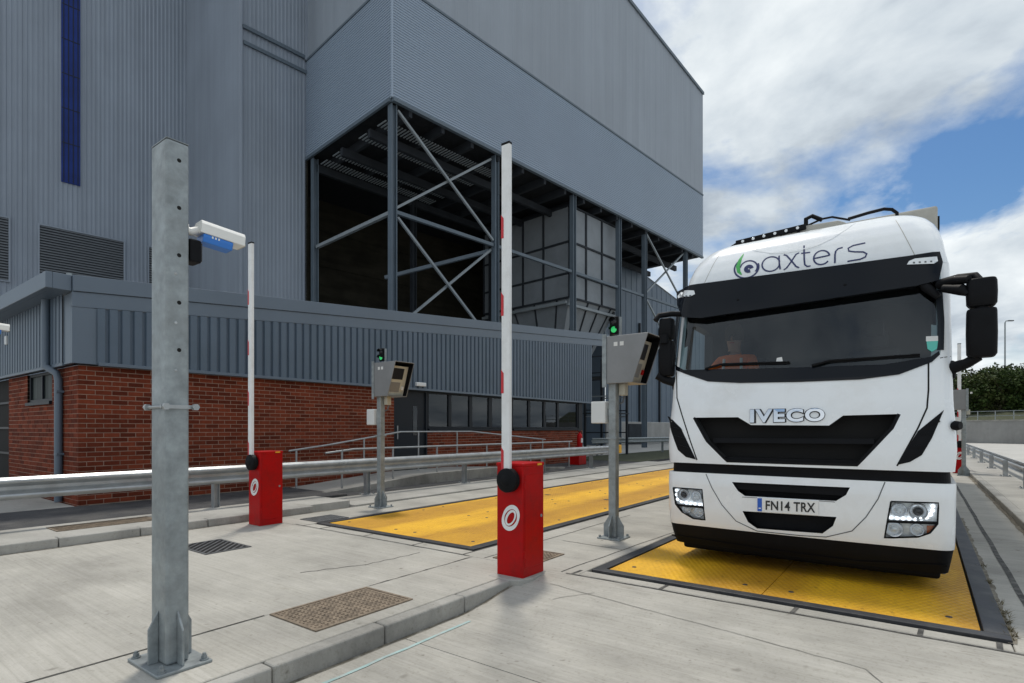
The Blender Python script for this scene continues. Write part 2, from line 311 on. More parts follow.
# ------------------------------------------------------------------ builders
class MB:
    """collects shapes, builds ONE mesh object"""
    def __init__(s): s.v = []; s.f = []; s.sm = []
    def add(s, vs, fs, smooth=False):
        o = len(s.v); s.v += [tuple(v) for v in vs]; s.f += [tuple(i + o for i in f) for f in fs]; s.sm += [smooth] * len(fs); return s
    def box(s, a, b, rz=0.0, pivot=None):
        x0, y0, z0 = a; x1, y1, z1 = b
        vs = [Vector(p) for p in ((x0, y0, z0), (x1, y0, z0), (x1, y1, z0), (x0, y1, z0), (x0, y0, z1), (x1, y0, z1), (x1, y1, z1), (x0, y1, z1))]
        if rz:
            pv = Vector(pivot or ((x0 + x1) / 2, (y0 + y1) / 2, 0)); R = Matrix.Rotation(rz, 3, 'Z'); vs = [R @ (v - pv) + pv for v in vs]
        return s.add(vs, [(0, 3, 2, 1), (4, 5, 6, 7), (0, 1, 5, 4), (1, 2, 6, 5), (2, 3, 7, 6), (3, 0, 4, 7)])
    def bar(s, p, q, w, h=None, up=(0, 0, 1)):
        p, q = Vector(p), Vector(q); h = h or w; d = (q - p).normalized(); u = Vector(up)
        if abs(d.dot(u)) > .98: u = Vector((1, 0, 0))
        r = d.cross(u).normalized(); u = r.cross(d).normalized()
        vs = [b + r * (a * w / 2) + u * (c * h / 2) for b in (p, q) for a, c in ((-1, -1), (1, -1), (1, 1), (-1, 1))]
        return s.add(vs, [(0, 1, 2, 3), (7, 6, 5, 4), (0, 4, 5, 1), (1, 5, 6, 2), (2, 6, 7, 3), (3, 7, 4, 0)])
    def tube(s, pts, r, n=10, cap=True):
        pts = [Vector(p) for p in pts]; rings = []
        rs = r if isinstance(r, (list, tuple)) else [r] * len(pts); prev = None
        for i, p in enumerate(pts):
            d = (pts[min(i + 1, len(pts) - 1)] - pts[max(i - 1, 0)]).normalized()
            if prev is None:
                a = Vector((0, 0, 1)) if abs(d.z) < .9 else Vector((1, 0, 0)); prev = d.cross(a).normalized()
            e = (prev - d * prev.dot(d)).normalized(); prev = e; g = d.cross(e)
            rings.append([p + (e * math.cos(2 * math.pi * k / n) + g * math.sin(2 * math.pi * k / n)) * rs[i] for k in range(n)])
        vs = [v for R in rings for v in R]
        fs = [(i * n + k, i * n + (k + 1) % n, (i + 1) * n + (k + 1) % n, (i + 1) * n + k) for i in range(len(pts) - 1) for k in range(n)]
        s.add(vs, fs, True)
        if cap:
            s.add(rings[0][::-1], [tuple(range(n))]); s.add(rings[-1], [tuple(range(n))])
        return s
    def cyl(s, p, q, r, n=16): return s.tube([p, q], r, n)
    def prism(s, poly, axis, a, b):
        """poly in the two other axes (x: yz, y: xz, z: xy) from a to b along axis"""
        def P(u, v, w): return {'x': (w, u, v), 'y': (u, w, v), 'z': (u, v, w)}[axis]
        n = len(poly); vs = [P(u, v, a) for u, v in poly] + [P(u, v, b) for u, v in poly]
        fs = [tuple(range(n))[::-1], tuple(range(n, 2 * n))] + [(i, (i + 1) % n, (i + 1) % n + n, i + n) for i in range(n)]
        return s.add(vs, fs)
    def lathe(s, prof, c, axis=(0, 0, 1), n=24):
        """prof: (radius, height along axis)"""
        ax = Vector(axis).normalized(); a = Vector((0, 0, 1)) if abs(ax.z) < .9 else Vector((1, 0, 0))
        e = ax.cross(a).normalized(); g = ax.cross(e); c = Vector(c)
        vs = [c + ax * h + (e * math.cos(2 * math.pi * k / n) + g * math.sin(2 * math.pi * k / n)) * r for r, h in prof for k in range(n)]
        fs = [(i * n + k, i * n + (k + 1) % n, (i + 1) * n + (k + 1) % n, (i + 1) * n + k) for i in range(len(prof) - 1) for k in range(n)]
        return s.add(vs, fs, True)
    def mesh(s, name, m):
        me = bpy.data.meshes.new(name); me.from_pydata(s.v, [], s.f); me.polygons.foreach_set('use_smooth', s.sm)
        bm = bmesh.new(); bm.from_mesh(me); bmesh.ops.recalc_face_normals(bm, faces=bm.faces); bm.to_mesh(me); bm.free()
        if any(s.sm):
            try: me.set_sharp_from_angle(angle=math.radians(42))
            except Exception: pass
        me.materials.append(MATS[m]); me.update(); return me
    def build(s, name, m, parent=None, bevel=0.0, seg=2, loc=None):
        return link(name, s.mesh(name, m), parent, bevel, seg, loc)
def link(name, me, parent=None, bevel=0.0, seg=2, loc=None):
    o = bpy.data.objects.new(name, me); COL.objects.link(o)
    if parent: o.parent = parent
    if loc is not None: o.location = loc
    if bevel:
        b = o.modifiers.new('bevel', 'BEVEL'); b.width = bevel; b.segments = seg; b.limit_method = 'ANGLE'; b.angle_limit = math.radians(40)
        b.harden_normals = False
    return o
def tag(o, label=None, cat=None, group=None, kind=None):
    if label: o['label'] = label
    if cat: o['category'] = cat
    if group: o['group'] = group
    if kind: o['kind'] = kind
    return o
def thing(name, label, cat, loc=(0, 0, 0), rz=0.0, group=None):
    o = bpy.data.objects.new(name, None); COL.objects.link(o); o.location = loc; o.rotation_euler = (0, 0, rz); o.empty_display_size = .2
    return tag(o, label, cat, group)
def copy_tree(o, parent=None):
    c = o.copy(); COL.objects.link(c)
    if parent: c.parent = parent
    for ch in [x for x in COL.objects if x.parent == o]: copy_tree(ch, c)
    return c
def text_mesh(txt, bold=0.0, space=1.0):
    """outline of a word as (verts 2D, faces), cap height about 0.7"""
    cu = bpy.data.curves.new('t', 'FONT'); cu.body = txt; cu.offset = bold; cu.space_character = space; cu.resolution_u = 6
    ob = bpy.data.objects.new('t', cu); COL.objects.link(ob)
    dg = bpy.context.evaluated_depsgraph_get(); dg.update(); me = bpy.data.meshes.new_from_object(ob.evaluated_get(dg))
    vs = [(v.co.x, v.co.y) for v in me.vertices]; fs = [tuple(p.vertices) for p in me.polygons]
    bpy.data.objects.remove(ob); bpy.data.curves.remove(cu); bpy.data.meshes.remove(me)
    x0 = min(v[0] for v in vs); x1 = max(v[0] for v in vs); y0 = min(v[1] for v in vs); y1 = max(v[1] for v in vs)
    return [((x - x0) / (x1 - x0), (y - y0) / (y1 - y0)) for x, y in vs], fs
def ribbon(pts, w):
    """flat stroke of width w round a 2-D line -> (verts, faces)"""
    vs, fs = [], []
    for i, p in enumerate(pts):
        a = pts[max(i - 1, 0)]; b = pts[min(i + 1, len(pts) - 1)]; dx, dy = b[0] - a[0], b[1] - a[1]; l = math.hypot(dx, dy) or 1
        ww = (w[i] if isinstance(w, (list, tuple)) else w) / 2
        vs += [(p[0] - dy / l * ww, p[1] + dx / l * ww), (p[0] + dy / l * ww, p[1] - dx / l * ww)]
    fs = [(2 * i, 2 * i + 1, 2 * i + 3, 2 * i + 2) for i in range(len(pts) - 1)]
    return vs, fs
def arc(cx, cy, rx, ry, a0, a1, n=14, tilt=0.0):
    out = []
    for i in range(n + 1):
        a = math.radians(a0 + (a1 - a0) * i / n); x, y = rx * math.cos(a), ry * math.sin(a); t = math.radians(tilt)
        out.append((cx + x * math.cos(t) - y * math.sin(t), cy + x * math.sin(t) + y * math.cos(t)))
    return out

# ================================================================== THE SETTING
# ground: one sheet to the horizon with the sunken approach lane left open
KX, LANE_R = -3.30, 1.20
g = MB()
for (x0, x1, y0, y1) in ((-900, KX - .05, -900, 900), (LANE_R + .05, 900, -900, 900), (KX - .05, LANE_R + .05, 5.02, 900)):
    g.add([(x0, y0, -.05), (x1, y0, -.05), (x1, y1, -.05), (x0, y1, -.05)], [(0, 1, 2, 3)])
ground = tag(g.build('ground', 'concrete_far'), kind='structure')

apron = tag(bpy.data.objects.new('pavement', None), kind='structure'); COL.objects.link(apron)
def slab(x0, x1, y0, y1, z1=0.0, m='concrete', name='slab', z0=-.049, bevel=.006):
    return MB().box((x0 + .004, y0 + .004, z0), (x1 - .004, y1 - .004, z1)).build(name, m, apron, bevel, 1)
for (y0, y1) in ((-12, -3.2), (-3.2, 4.96)):
    slab(-8.80, -4.25, y0, y1)
for (y0, y1) in ((-12, -2.6), (-2.6, 4.96)):
    slab(-4.25, KX - .13, y0, y1)
slab(-8.80, -7.74, 4.96, 12.0); slab(-8.80, -7.74, 12.0, 24.0)
slab(-7.74, -4.42, 4.96, 5.20)
slab(-4.42, -2.86, 4.96, 9.4); slab(-4.42, -2.86, 9.4, 16); slab(-4.42, -2.86, 16, 24)
slab(-2.86, .50, 5.02, 5.18)
slab(.50, LANE_R, 5.02, 9.5); slab(.50, LANE_R, 9.5, 16.5); slab(.50, LANE_R, 16.5, 24)
for k in range(6): slab(-8.80, LANE_R, 24 + k * 6, 30 + k * 6, 0.0, 'concrete')
# approach lane: falls away towards the camera below the kerb
def lane_z(y): 
    t = min(max((y - 3.6) / 1.4, 0), 1); t = t * t * (3 - 2 * t); return -.145 + .145 * t
for (y0, y1) in ((-12, -4.0), (-4.0, -.4), (-.4, 3.0), (3.0, 5.016)):
    n = 10; m_ = MB(); ys = [y0 + .004 + (y1 - y0 - .008) * i / n for i in range(n + 1)]
    vs = [(x, y, lane_z(y)) for y in ys for x in (KX + .004, LANE_R - .004)] + [(x, y, -.2) for y in (ys[0], ys[-1]) for x in (KX + .004, LANE_R - .004)]
    fs = [(2 * i, 2 * i + 1, 2 * i + 3, 2 * i + 2) for i in range(n)]; q = 2 * n + 2
    fs += [(q, q + 1, 1, 0), (q + 2, q + 3, 2 * n + 1, 2 * n), (q, q + 1, q + 3, q + 2)]
    m_.add(vs, fs).build('slab', 'concrete', apron)
MB().box((KX - .1, -12, -.4), (LANE_R + .1, 5.1, -.19)).build('lane_bed', 'soil', apron)
# sealed joints and cracks
def seam(pts, w, m='sealant', z=.003, zf=None):
    vs, fs = ribbon(pts, w); MB().add([(x, y, (zf(y) if zf else 0) + z) for x, y in vs], fs).build('joint', m, apron)
def wob(a, b, n=14, j=.012):
    return [(a[0] + (b[0] - a[0]) * i / n + random.uniform(-j, j), a[1] + (b[1] - a[1]) * i / n + random.uniform(-j, j)) for i in range(n + 1)]
def px(*p): return tuple(on_z(*p)[:2])
seam(wob((-4.25, -8), (-4.25, 2.4)), .012); seam(wob((-4.25, 3.45), (-4.25, 4.96)), .012)
for x in (-7.74, -4.42): seam(wob((x - .0, 5.0), (x, 23), 20, .004), .022)
seam(wob((-7.95, 5.0), (-4.3, 4.97), 16, .006), .02)
seam(wob((-2.98, 4.98), (.62, 4.98), 16, .006), .026, zf=lane_z)
for x in (-2.92, -1.98, -.86, -.02, .42): seam([(x, 4.98), (x + .01, 5.17)], .035)
for x in (-7.3, -6.3, -5.3): seam([(x, 4.99), (x, 5.18)], .022)
seam(wob((.71, 5.0), (.71, 23.5), 20, .006), .05)
seam(wob((-3.05, 5.0), (-2.86, 9)), .015); seam(wob((-3.9, 6.4), (-3.0, 6.35), 8, .01), .012); seam(wob((-4.1, 5.0), (-4.1, 9), 8, .01), .015)
seam(wob(px(300, 573), px(365, 565), 8, .02), .012); seam(wob(px(365, 565), px(420, 553), 8, .02), .010)
mat('crack', (0.16, 0.155, 0.14), 0.9, dirt=(0.44, 0.43, 0.39), dirt_amt=1.0, dirt_scale=3.0)
seam(wob((-2.95, 4.62), (-.3, 4.30), 26, .006), .006, 'crack', .004, lane_z)
seam(wob((-.30, 4.30), (.12, 3.72), 10, .006), .008, 'crack', .004, lane_z)
seam(wob((-.10, 4.10), (-.08, 3.2), 8, .003), .011, 'sealant', .004, lane_z)
seam(wob((-2.75, 4.32), (-2.45, 4.62), 8, .015), .006, 'crack', .004, lane_z)
# setting-out line at the foot of the kerb
seam(wob((KX + .19, -2), (KX + .19, 3.6), 30, .006), .03, 'cyan_line', .004, lane_z)

mat('grit', (0.17, 0.15, 0.115), 0.95, var=.4, vscale=9, bump=.6, bscale=70, dirt=(0.36, 0.34, 0.29), dirt_amt=.9, dirt_scale=8)
seam([(x, y) for x, y in wob((KX + .018, -3), (KX + .018, 4.5), 60, .008)], .032, 'grit', .002, lane_z)
seam(wob((.515, 5.2), (.515, 12), 60, .016), .05, 'grit', .003); seam(wob((LANE_R - .03, 5.1), (LANE_R - .03, 24), 70, .014), .06, 'grit', .003)
seam(wob((-8.78, -3), (-8.78, 6.6), 60, .010), .045, 'grit', .003); seam(wob((-12.42, 3.6), (-12.42, 7.3), 30, .02), .09, 'grit', .089)
tuft = MB(); rt = random.Random(5)
for _ in range(46):
    x, y = .52 + rt.gauss(0, .018), rt.choice((5.35, 5.5, 5.72, 6.0, 6.3, 7.1, 7.9)) + rt.gauss(0, .05)
    for _k in range(5):
        a = rt.uniform(0, 6.3); l = rt.uniform(.02, .07); tuft.add([(x - .003, y, .003), (x + .003, y, .003), (x + l * math.cos(a), y + l * math.sin(a), rt.uniform(.01, .05))], [(0, 1, 2)])
mat('dry_weed', (0.13, 0.11, 0.06), .9); tag(tuft.build('weeds', 'dry_weed', apron), kind='stuff')
# kerbs
def kerb_run(x0, x1, ys, z1, z0=-.2, m='kerb_stone', bev=.02):
    for a, b in zip(ys, ys[1:]):
        d = random.uniform(-.003, .003)
        MB().box((x0 + d, a + .004, z0), (x1 + d, b - .004, z1 + random.uniform(-.002, .002))).build('kerb_stone', m, apron, bev, 3)
near = [-5.4 + .915 * i for i in range(12)]
kerb_run(KX - .13, KX, [y for y in near if y < 4.4] + [4.78], .0)
kerb_run(-8.95, -8.80, [-6 + .915 * i for i in range(14)], .12, -.1)
kerb_run(LANE_R, LANE_R + .15, [-4 + 1.83 * i for i in range(33)], .11, -.2)
slab(-10.1, -8.95, -8, 6.8, .118, 'concrete_plain', z0=-.1)
slab(-12.46, -10.1, -8, 7.6, .085, 'asphalt', z0=-.1); slab(-26, -12.46, -12, 3.4, .09, 'concrete_plain', z0=-.1)
slab(-10.1, -8.80, 6.8, 24, .035, 'concrete_plain', z0=-.045)
slab(-12.46, -10.1, 7.6, 30, .045, 'asphalt', z0=-.045)
slab(LANE_R + .15, 2.6, -4, 56, .10, 'concrete_plain', z0=-.1)
# ramp up to the door, with its side kerb
rp = [(7.4, .05), (10.6, .27), (13.4, .27), (17.6, .05)]
MB().prism(rp + [(17.6, -.04), (7.4, -.04)], 'x', -12.44, -10.75).build('ramp', 'concrete_plain', apron)
MB().prism([(y, z + .05) for y, z in rp] + [(17.6, -.04), (7.4, -.04)], 'x', -10.75, -10.6).build('ramp_kerb', 'kerb_stone', apron, .01, 1)

# inspection covers
def cover(label, x0, x1, y0, y1, z, m, pitch, style):
    t = thing('drain_cover', label, 'drain cover', (x0, y0, z))
    w, d = x1 - x0, y1 - y0
    f = MB()
    for a, b in (((0, 0), (w, .025)), ((0, d - .025), (w, d)), ((0, .025), (.025, d - .025)), ((w - .025, .025), (w, d - .025))):
        f.box((a[0], a[1], .0), (b[0], b[1], .010))
    f.build('frame', m, t)
    MB().box((.026, .026, .0), (w - .026, d - .026, .004)).build('plate', 'black_void' if style == 'bars' else m, t)
    bars = MB(); c = (w - .05) + (d - .05); k = pitch
    def clip(c0, sgn):
        pts = []
        for i in range(81):
            xx = .03 + (w - .06) * i / 80; yy = (c0 - xx) if sgn > 0 else (c0 - (w - xx))
            if .03 < yy < d - .03: pts.append((xx, yy))
        return (pts[0], pts[-1]) if len(pts) > 3 else None
    while k < c:
        if style == 'bars':
            e = clip(k, 1)
            if e: bars.bar((*e[0], .007), (*e[1], .007), .022, .010)
        k += pitch
    if style != 'bars':
        yy = .05
        row = 0
        while yy < d - .05:
            xx = .05 + (pitch / 2 if row % 2 else 0)
            while xx < w - .05:
                bars.box((xx - .004 - .012, yy - .006, .003), (xx + .012, yy + .006, .009), .7 if row % 2 else -.7); xx += pitch
            yy += pitch * .55; row += 1
    bars.build('tread', m, t)
    return t
cover('rusty brown tread cover set in the island beside the near kerb', -4.23, -3.60, 2.43, 3.40, .001, 'brick_rust', .05, 'tread')
cover('black iron grating with diagonal bars left of the near grey pole', -7.66, -6.86, 3.14, 3.70, .001, 'grate_iron', .10, 'bars')
cover('long brown tread cover on the raised strip below the left guard rail', -9.82, -9.34, 2.35, 3.60, .119, 'brick_rust', .05, 'tread')
cover('grey tread cover behind the red barrier cabinet nearest the lorry', -4.02, -3.44, 5.05, 5.70, .001, 'brick_rust', .05, 'tread')
cover('flat grey cover beside the far barrier cabinet at the left scale', -8.3, -7.8, 5.3, 5.9, .001, 'grate_iron', .05, 'tread')

# ------------------------------------------------------------------ weighbridges
def weighbridge(label, x0, x1, y0, y1):
    t = thing('weighbridge', label, 'weighbridge', (x0, y0, 0), 0, 'weighbridges set flush in the lanes')
    w, l, fw = x1 - x0, y1 - y0, .13
    MB().box((-.02, .0, -.047), (w + .02, l, -.010)).build('pit', 'black_void', t)
    for a, b in (((-fw, -fw), (w + fw + .03, -.012)), ((-fw, l + .012), (w + fw, l + fw)), ((-fw, -.010), (-.012, l + .01)), ((w + .012, -.010), (w + fw + .03, l + .01))):
        MB().box((a[0], a[1], -.046), (b[0], b[1], .022)).build('edge_frame', 'rubber', t, .006, 2)
    n = int(round(l / 2.25)); cols = 2
    for i in range(n):
        for j in range(cols):
            MB().box((w * j / cols + .003, l * i / n + .003, -.008), (w * (j + 1) / cols - .003, l * (i + 1) / n - .003, .012)).build('deck_plate', 'deck_yellow', t, .003, 1)
    bolts = MB()
    for i in range(n):
        for x in (.18, w / 2 - .2, w / 2 + .2, w - .18):
            bolts.lathe([(.0, .017), (.022, .016), (.026, .011)], (x, l * (i + .12) / n, 0), n=10)
            bolts.lathe([(.0, .017), (.022, .016), (.026, .011)], (x, l * (i + .88) / n, 0), n=10)
    bolts.build('bolt_heads', 'rubber', t)
    for x in (w * .25, w * .75):
        MB().box((x - .06, l * .3, .0125), (x + .06, l * .3 + .1, .016)).build('lifting_cover', 'rubber', t)
    return t
weighbridge('yellow steel weighbridge deck under the white lorry', -2.68, .345, 5.33, 22.6)
weighbridge('empty yellow steel weighbridge deck left of the lorry', -7.56, -4.60, 5.33, 22.6)

# ================================================================== LOW BRICK OFFICE
WX, WY0, WY1 = -12.5, 3.46, 22.9        # front face, near corner, far end
SL = .0855                               # roof rises along the wall
office = thing('brick_office', 'low red brick weighbridge office with dark grey ribbed cladding and sloping flat roof', 'building', (WX, WY0, 0))
OL = Vector((WX, WY0, 0))
def off(mb): mb.v = [tuple(Vector(v) - OL) for v in mb.v]; return mb
def ob(mb, name, m, bevel=0, seg=1, parent=None): return off(mb).build(name, m, parent or office, bevel, seg)
def zs(y, z0): return z0 + SL * (y - WY0)
BT = 2.68                                # top of brickwork
# mortar backing walls
wall_front = MB()
wall_front.box((WX - .11, WY0 + .012, 0), (WX - .004, 11.05, BT)); wall_front.box((WX - .11, 12.42, 0), (WX - .004, 22.3, 1.43))
ob(MB().box((WX - .11, 21.95, 1.43), (WX - .006, 22.3, BT)), 'end_post', 'frame_dark')
wf = ob(wall_front, 'wall', 'mortar')
wl = MB(); XL = -17.35
wl.box((XL, WY0 + .006, 0), (-15.8, WY0 + .11, BT)); wl.box((-15.8, WY0 + .006, 0), (-14.05, WY0 + .11, 2.05)); wl.box((-14.05, WY0 + .006, 0), (WX - .012, WY0 + .11, BT))
ob(wl, 'wall', 'mortar')
bricks = []
BL, BH, JT, PT, CT = .255, .077, .012, .267, .0893
for c in range(30):
    z = .005 + c * CT
    y = WY0 + (0 if c % 2 == 0 else -PT / 2); 
    while y < 22.28:
        a, b = max(y, WY0), min(y + BL, 22.29); y += PT
        if b - a < .03: continue
        if a < 11.04:
            b = min(b, 11.05)
        elif z + BH > 1.43 or b < 12.42:
            continue
        else: a = max(a, 12.42)
        if b - a < .03: continue
        bricks.append(('F', a, b, z))
    x = WX - .105 if c % 2 == 0 else WX - .0
    x = WX - .1025 - JT if c % 2 == 0 else WX
    if c % 2 == 1: pass
    while x > XL:
        b, a = x, max(x - BL, XL); x -= PT
        if b - a < .03: continue
        if z > 1.99 and b > -15.85 and a < -14.0:
            if b > -14.0: a = -14.05
            elif a < -15.85: b = -15.8
            else: continue
        bricks.append(('L', a, b, z))
def brick_pos(b):
    return Vector((WX, (b[1] + b[2]) / 2, b[3] + .03)) if b[0] == 'F' else Vector(((b[1] + b[2]) / 2, WY0, b[3] + .03))
def brick_size(b):
    # apparent area seen from the eye; the nearest ones in clear view come first
    p = brick_pos(b) - EYEP; d = p.length; n = Vector((1, 0, 0)) if b[0] == 'F' else Vector((0, -1, 0))
    hidden = .45 < b[3] < .85 or b[3] < .15
    return (b[2] - b[1]) * abs(p.normalized().dot(n)) / d ** 2 * (.3 if hidden else 1)
order = sorted(bricks, key=brick_size, reverse=True)
rest = MB(); shared = {}
def brick_box(mb, b, jig):
    if b[0] == 'F': mb.box((WX - .1, b[1], b[3]), (WX + jig, b[2], b[3] + BH))
    else: mb.box((b[1], WY0 - jig, b[3]), (b[2], WY0 + .1, b[3] + BH))
for i, b in enumerate(order):
    jig = random.uniform(-.002, .003)
    if i >= 290: brick_box(rest, b, jig); continue
    key = (b[0], round(b[2] - b[1], 3))
    if key not in shared:
        L_ = b[2] - b[1]
        mb = MB().box((-.1, 0, 0), (0, L_, BH)) if b[0] == 'F' else MB().box((0, 0, 0), (L_, .1, BH))
        shared[key] = mb.mesh('brick', 'brick')
    p = (jig, b[1] - WY0, b[3]) if b[0] == 'F' else (b[1] - WX, -jig, b[3])
    link('brick', shared[key], office, loc=p)
tag(ob(rest, 'brick_courses', 'brick'), kind='stuff')
# ribbed cladding skirt above the brick
def ribbed(p0, d, n, length, zb, zt, pitch, depth, flat=.55, groove=False):
    """sheet with vertical trapezoid ribs from p0 along unit d, outward normal n"""
    mb = MB(); prof = []; u = 0
    e = pitch * (1 - flat) / 4
    one = [(0, 1), (pitch * .60, 1), (pitch * .68, 0), (pitch * .90, 0), (pitch * .98, 1)] if groove else [(0, 0), (pitch * flat * .5, 0), (pitch * flat * .5 + e, 1), (pitch - e - pitch * flat * .25, 1), (pitch - pitch * flat * .25, 0)]
    while u < length - 1e-6:
        prof += [(u + du, h * depth) for du, h in one if u + du <= length]; u += pitch
    prof.append((length, depth if groove else 0))
    vs = []
    for u, h in prof:
        q = p0 + d * u + n * h; vs += [(q.x, q.y, zb(u)), (q.x, q.y, zt(u))]
    mb.add(vs, [(2 * i, 2 * i + 2, 2 * i + 3, 2 * i + 1) for i in range(len(prof) - 1)])
    return mb
CX_ = WX + .10
ob(ribbed(Vector((CX_, WY0 + .25, 0)), Vector((0, 1, 0)), Vector((1, 0, 0)), WY1 - WY0 - .25, lambda u: 2.73, lambda u: zs(WY0 + .25 + u, 3.72), .205, .05, .5, True), 'cladding', 'clad_low')
ob(ribbed(Vector((WX - .35, WY0 - .10, 0)), Vector((-1, 0, 0)), Vector((0, -1, 0)), 9.0, lambda u: 2.73, lambda u: 4.0, .205, .05, .5, True), 'cladding', 'clad_low')
t_ = MB()                                              # corner flashing, drip trims, soffits
t_.box((CX_ - .05, WY0 - .125, 2.70), (CX_ + .02, WY0 + .27, zs(WY0, 3.74))); t_.box((WX - .37, WY0 - .125, 2.70), (CX_ - .05, WY0 - .06, 3.98))
ob(t_, 'corner_flashing', 'clad_trim', .004)
ob(MB().box((CX_ - .01, WY0 + .27, 2.68), (CX_ + .06, WY1, 2.745)), 'drip_trim', 'clad_trim', .004)
ob(MB().box((-21.6, WY0 - .145, 2.68), (WX - .37, WY0 - .09, 2.745)), 'drip_trim', 'clad_trim', .004)
ob(MB().box((WX - .1, WY0 + .02, 2.69), (CX_ - .012, WY1, 2.72)), 'soffit', 'frame_dark'); ob(MB().box((-21.6, WY0 - .088, 2.69), (WX - .1, WY0 + .02, 2.72)), 'soffit', 'frame_dark')
def sloped(x0, x1, ya, yb, za, zb_, name, m, bev=.008):
    mb = MB().add([(x0, ya, zs(ya, za)), (x1, ya, zs(ya, za)), (x1, yb, zs(yb, za)), (x0, yb, zs(yb, za)), (x0, ya, zs(ya, zb_)), (x1, ya, zs(ya, zb_)), (x1, yb, zs(yb, zb_)), (x0, yb, zs(yb, zb_))],
                  [(0, 3, 2, 1), (4, 5, 6, 7), (0, 1, 5, 4), (1, 2, 6, 5), (2, 3, 7, 6), (3, 0, 4, 7)])
    return ob(mb, name, m, bev, 2)
sloped(CX_ - .05, CX_ + .03, WY0 - .125, 24.7, 3.725, 4.005, 'fascia', 'clad_trim')
sloped(CX_ - .25, CX_ + .06, WY0 - .12, 24.7, 4.01, 4.30, 'coping', 'clad_trim')
ob(MB().box((-21.6, WY0 - .50, 4.0), (CX_ - .0, WY0 - .40, 4.29)), 'coping', 'clad_trim', .01, 2); ob(MB().box((CX_ - .10, WY0 - .40, 4.0), (CX_, WY0 - .125, 4.29)), 'coping', 'clad_trim', .01, 2)
ob(MB().box((-21.6, WY0 - .40, 4.0), (CX_ - .10, WY0 - .05, 4.04)), 'eaves_soffit', 'clad_trim')
mb = MB(); a0, a1 = WY0 - .41, 24.7                     # roof deck
mb.add([(-21.6, a0, zs(a0, 4.12)), (CX_ - .25, a0, zs(a0, 4.12)), (CX_ - .25, a1, zs(a1, 4.12)), (-21.6, a1, zs(a1, 4.12))], [(0, 1, 2, 3)])
ob(mb, 'roof', 'clad_low')
ob(MB().add([(-21.6, WY1, 2.7), (CX_, WY1, 2.7), (CX_, WY1, zs(WY1, 4.1)), (-21.6, WY1, zs(WY1, 4.1))], [(0, 1, 2, 3)]), 'end_cladding', 'clad_low')
ob(MB().box((-21, 22.3, 0), (WX - .1, 22.45, 2.7)), 'end_wall', 'mortar')
# drain pipe on the left face
ob(MB().tube([(-13.62, WY0 - .21, 4.02), (-13.62, WY0 - .21, 2.82), (-13.60, WY0 - .21, 2.70), (-13.42, WY0 - .09, 2.58), (-13.38, WY0 - .07, 2.45), (-13.38, WY0 - .07, .1)], .065, 14), 'downpipe', 'clad_trim')
for z in (1.0, 2.2): ob(MB().box((-13.46, WY0 - .12, z), (-13.30, WY0, z + .04)), 'pipe_clip', 'clad_trim')
ob(MB().box((-16.85, WY0 - .18, 3.42), (-16.7, WY0 - .13, 3.62)), 'wall_lamp', 'cabinet_white', .015, 2)
ob(MB().cyl((-13.75, WY0 + .2, 4.2), (-13.75, WY0 + .2, 4.62), .05), 'roof_vent', 'galv')
# openings
def window(panes, axis, at, z0, z1, fw=.06, deep=.09, gm='window_glass'):
    """row of panes between the listed edges, with frame members, one window"""
    w = bpy.data.objects.new('window', None); COL.objects.link(w); w.parent = office
    def P(mb): return off(mb)
    def bx(a, b, zz0, zz1, d0, d1):
        return MB().box((at - d1, a, zz0), (at - d0, b, zz1)) if axis == 'y' else MB().box((a, at + d0, zz0), (b, at + d1, zz1))
    f = MB(); lo, hi = panes[0][0], panes[-1][1]
    def fr(a, b, zz0, zz1):
        q = bx(a, b, zz0, zz1, .03, .03 + deep); f.add(q.v, q.f)
    fr(lo - fw, hi + fw, z0, z0 + fw); fr(lo - fw, hi + fw, z1 - fw, z1)
    edges = [lo - fw] + [v for (a, b), (c, d) in zip(panes, panes[1:]) for v in (b, c)] + [hi + fw]
    fr(lo - fw, lo, z0 + fw, z1 - fw); fr(hi, hi + fw, z0 + fw, z1 - fw)
    for (a, b), (c, d) in zip(panes, panes[1:]): fr(b, c, z0 + fw, z1 - fw)
    P(f).build('frame', 'frame_dark', w, .006, 1)
    for a, b in panes: P(bx(a, b, z0 + fw, z1 - fw, .07, .08)).build('pane', gm, w)
    P(bx(lo - fw, hi + fw, z0 - .07, z0 - .002, -.05, .1)).build('sill', 'frame_dark', w, .005, 1)
    return w
window([(12.52, 13.42), (13.56, 14.46), (14.62, 15.52), (15.72, 16.72)], 'y', WX, 1.52, 2.68)
window([(17.0, 18.0), (18.15, 19.10), (19.25, 20.15), (20.3, 21.85)], 'y', WX, 1.52, 2.68)
window([(-15.7, -14.9), (-14.84, -14.12)], 'x', WY0, 2.07, 2.68, gm='frosted')
door = ob(MB().box((WX - .10, 11.11, .25), (WX - .05, 12.36, 2.64)), 'door', 'frame_dark', .005)
off(MB().box((WX - .049, 11.85, 1.3), (WX - .044, 12.02, 2.2))).build('pane', 'window_glass', door)
off(MB().box((WX - .048, 11.2, 1.2), (WX - .02, 11.23, 1.6))).build('handle', 'galv_bright', door)
fr = MB(); fr.box((WX - .11, 11.05, 0), (WX + .0, 11.11, 2.68)); fr.box((WX - .11, 12.36, 0), (WX + .0, 12.42, 2.68)); fr.box((WX - .11, 11.11, 2.64), (WX, 12.36, 2.68))
ob(fr, 'door_frame', 'frame_dark'); ob(MB().box((WX - .11, 11.111, .0), (WX - .01, 12.359, .249)), 'threshold', 'kerb_stone')
ob(MB().box((CX_ + .04, 11.75, 2.80), (CX_ + .13, 12.15, 2.92)), 'door_lamp', 'cabinet_white', .02, 2)
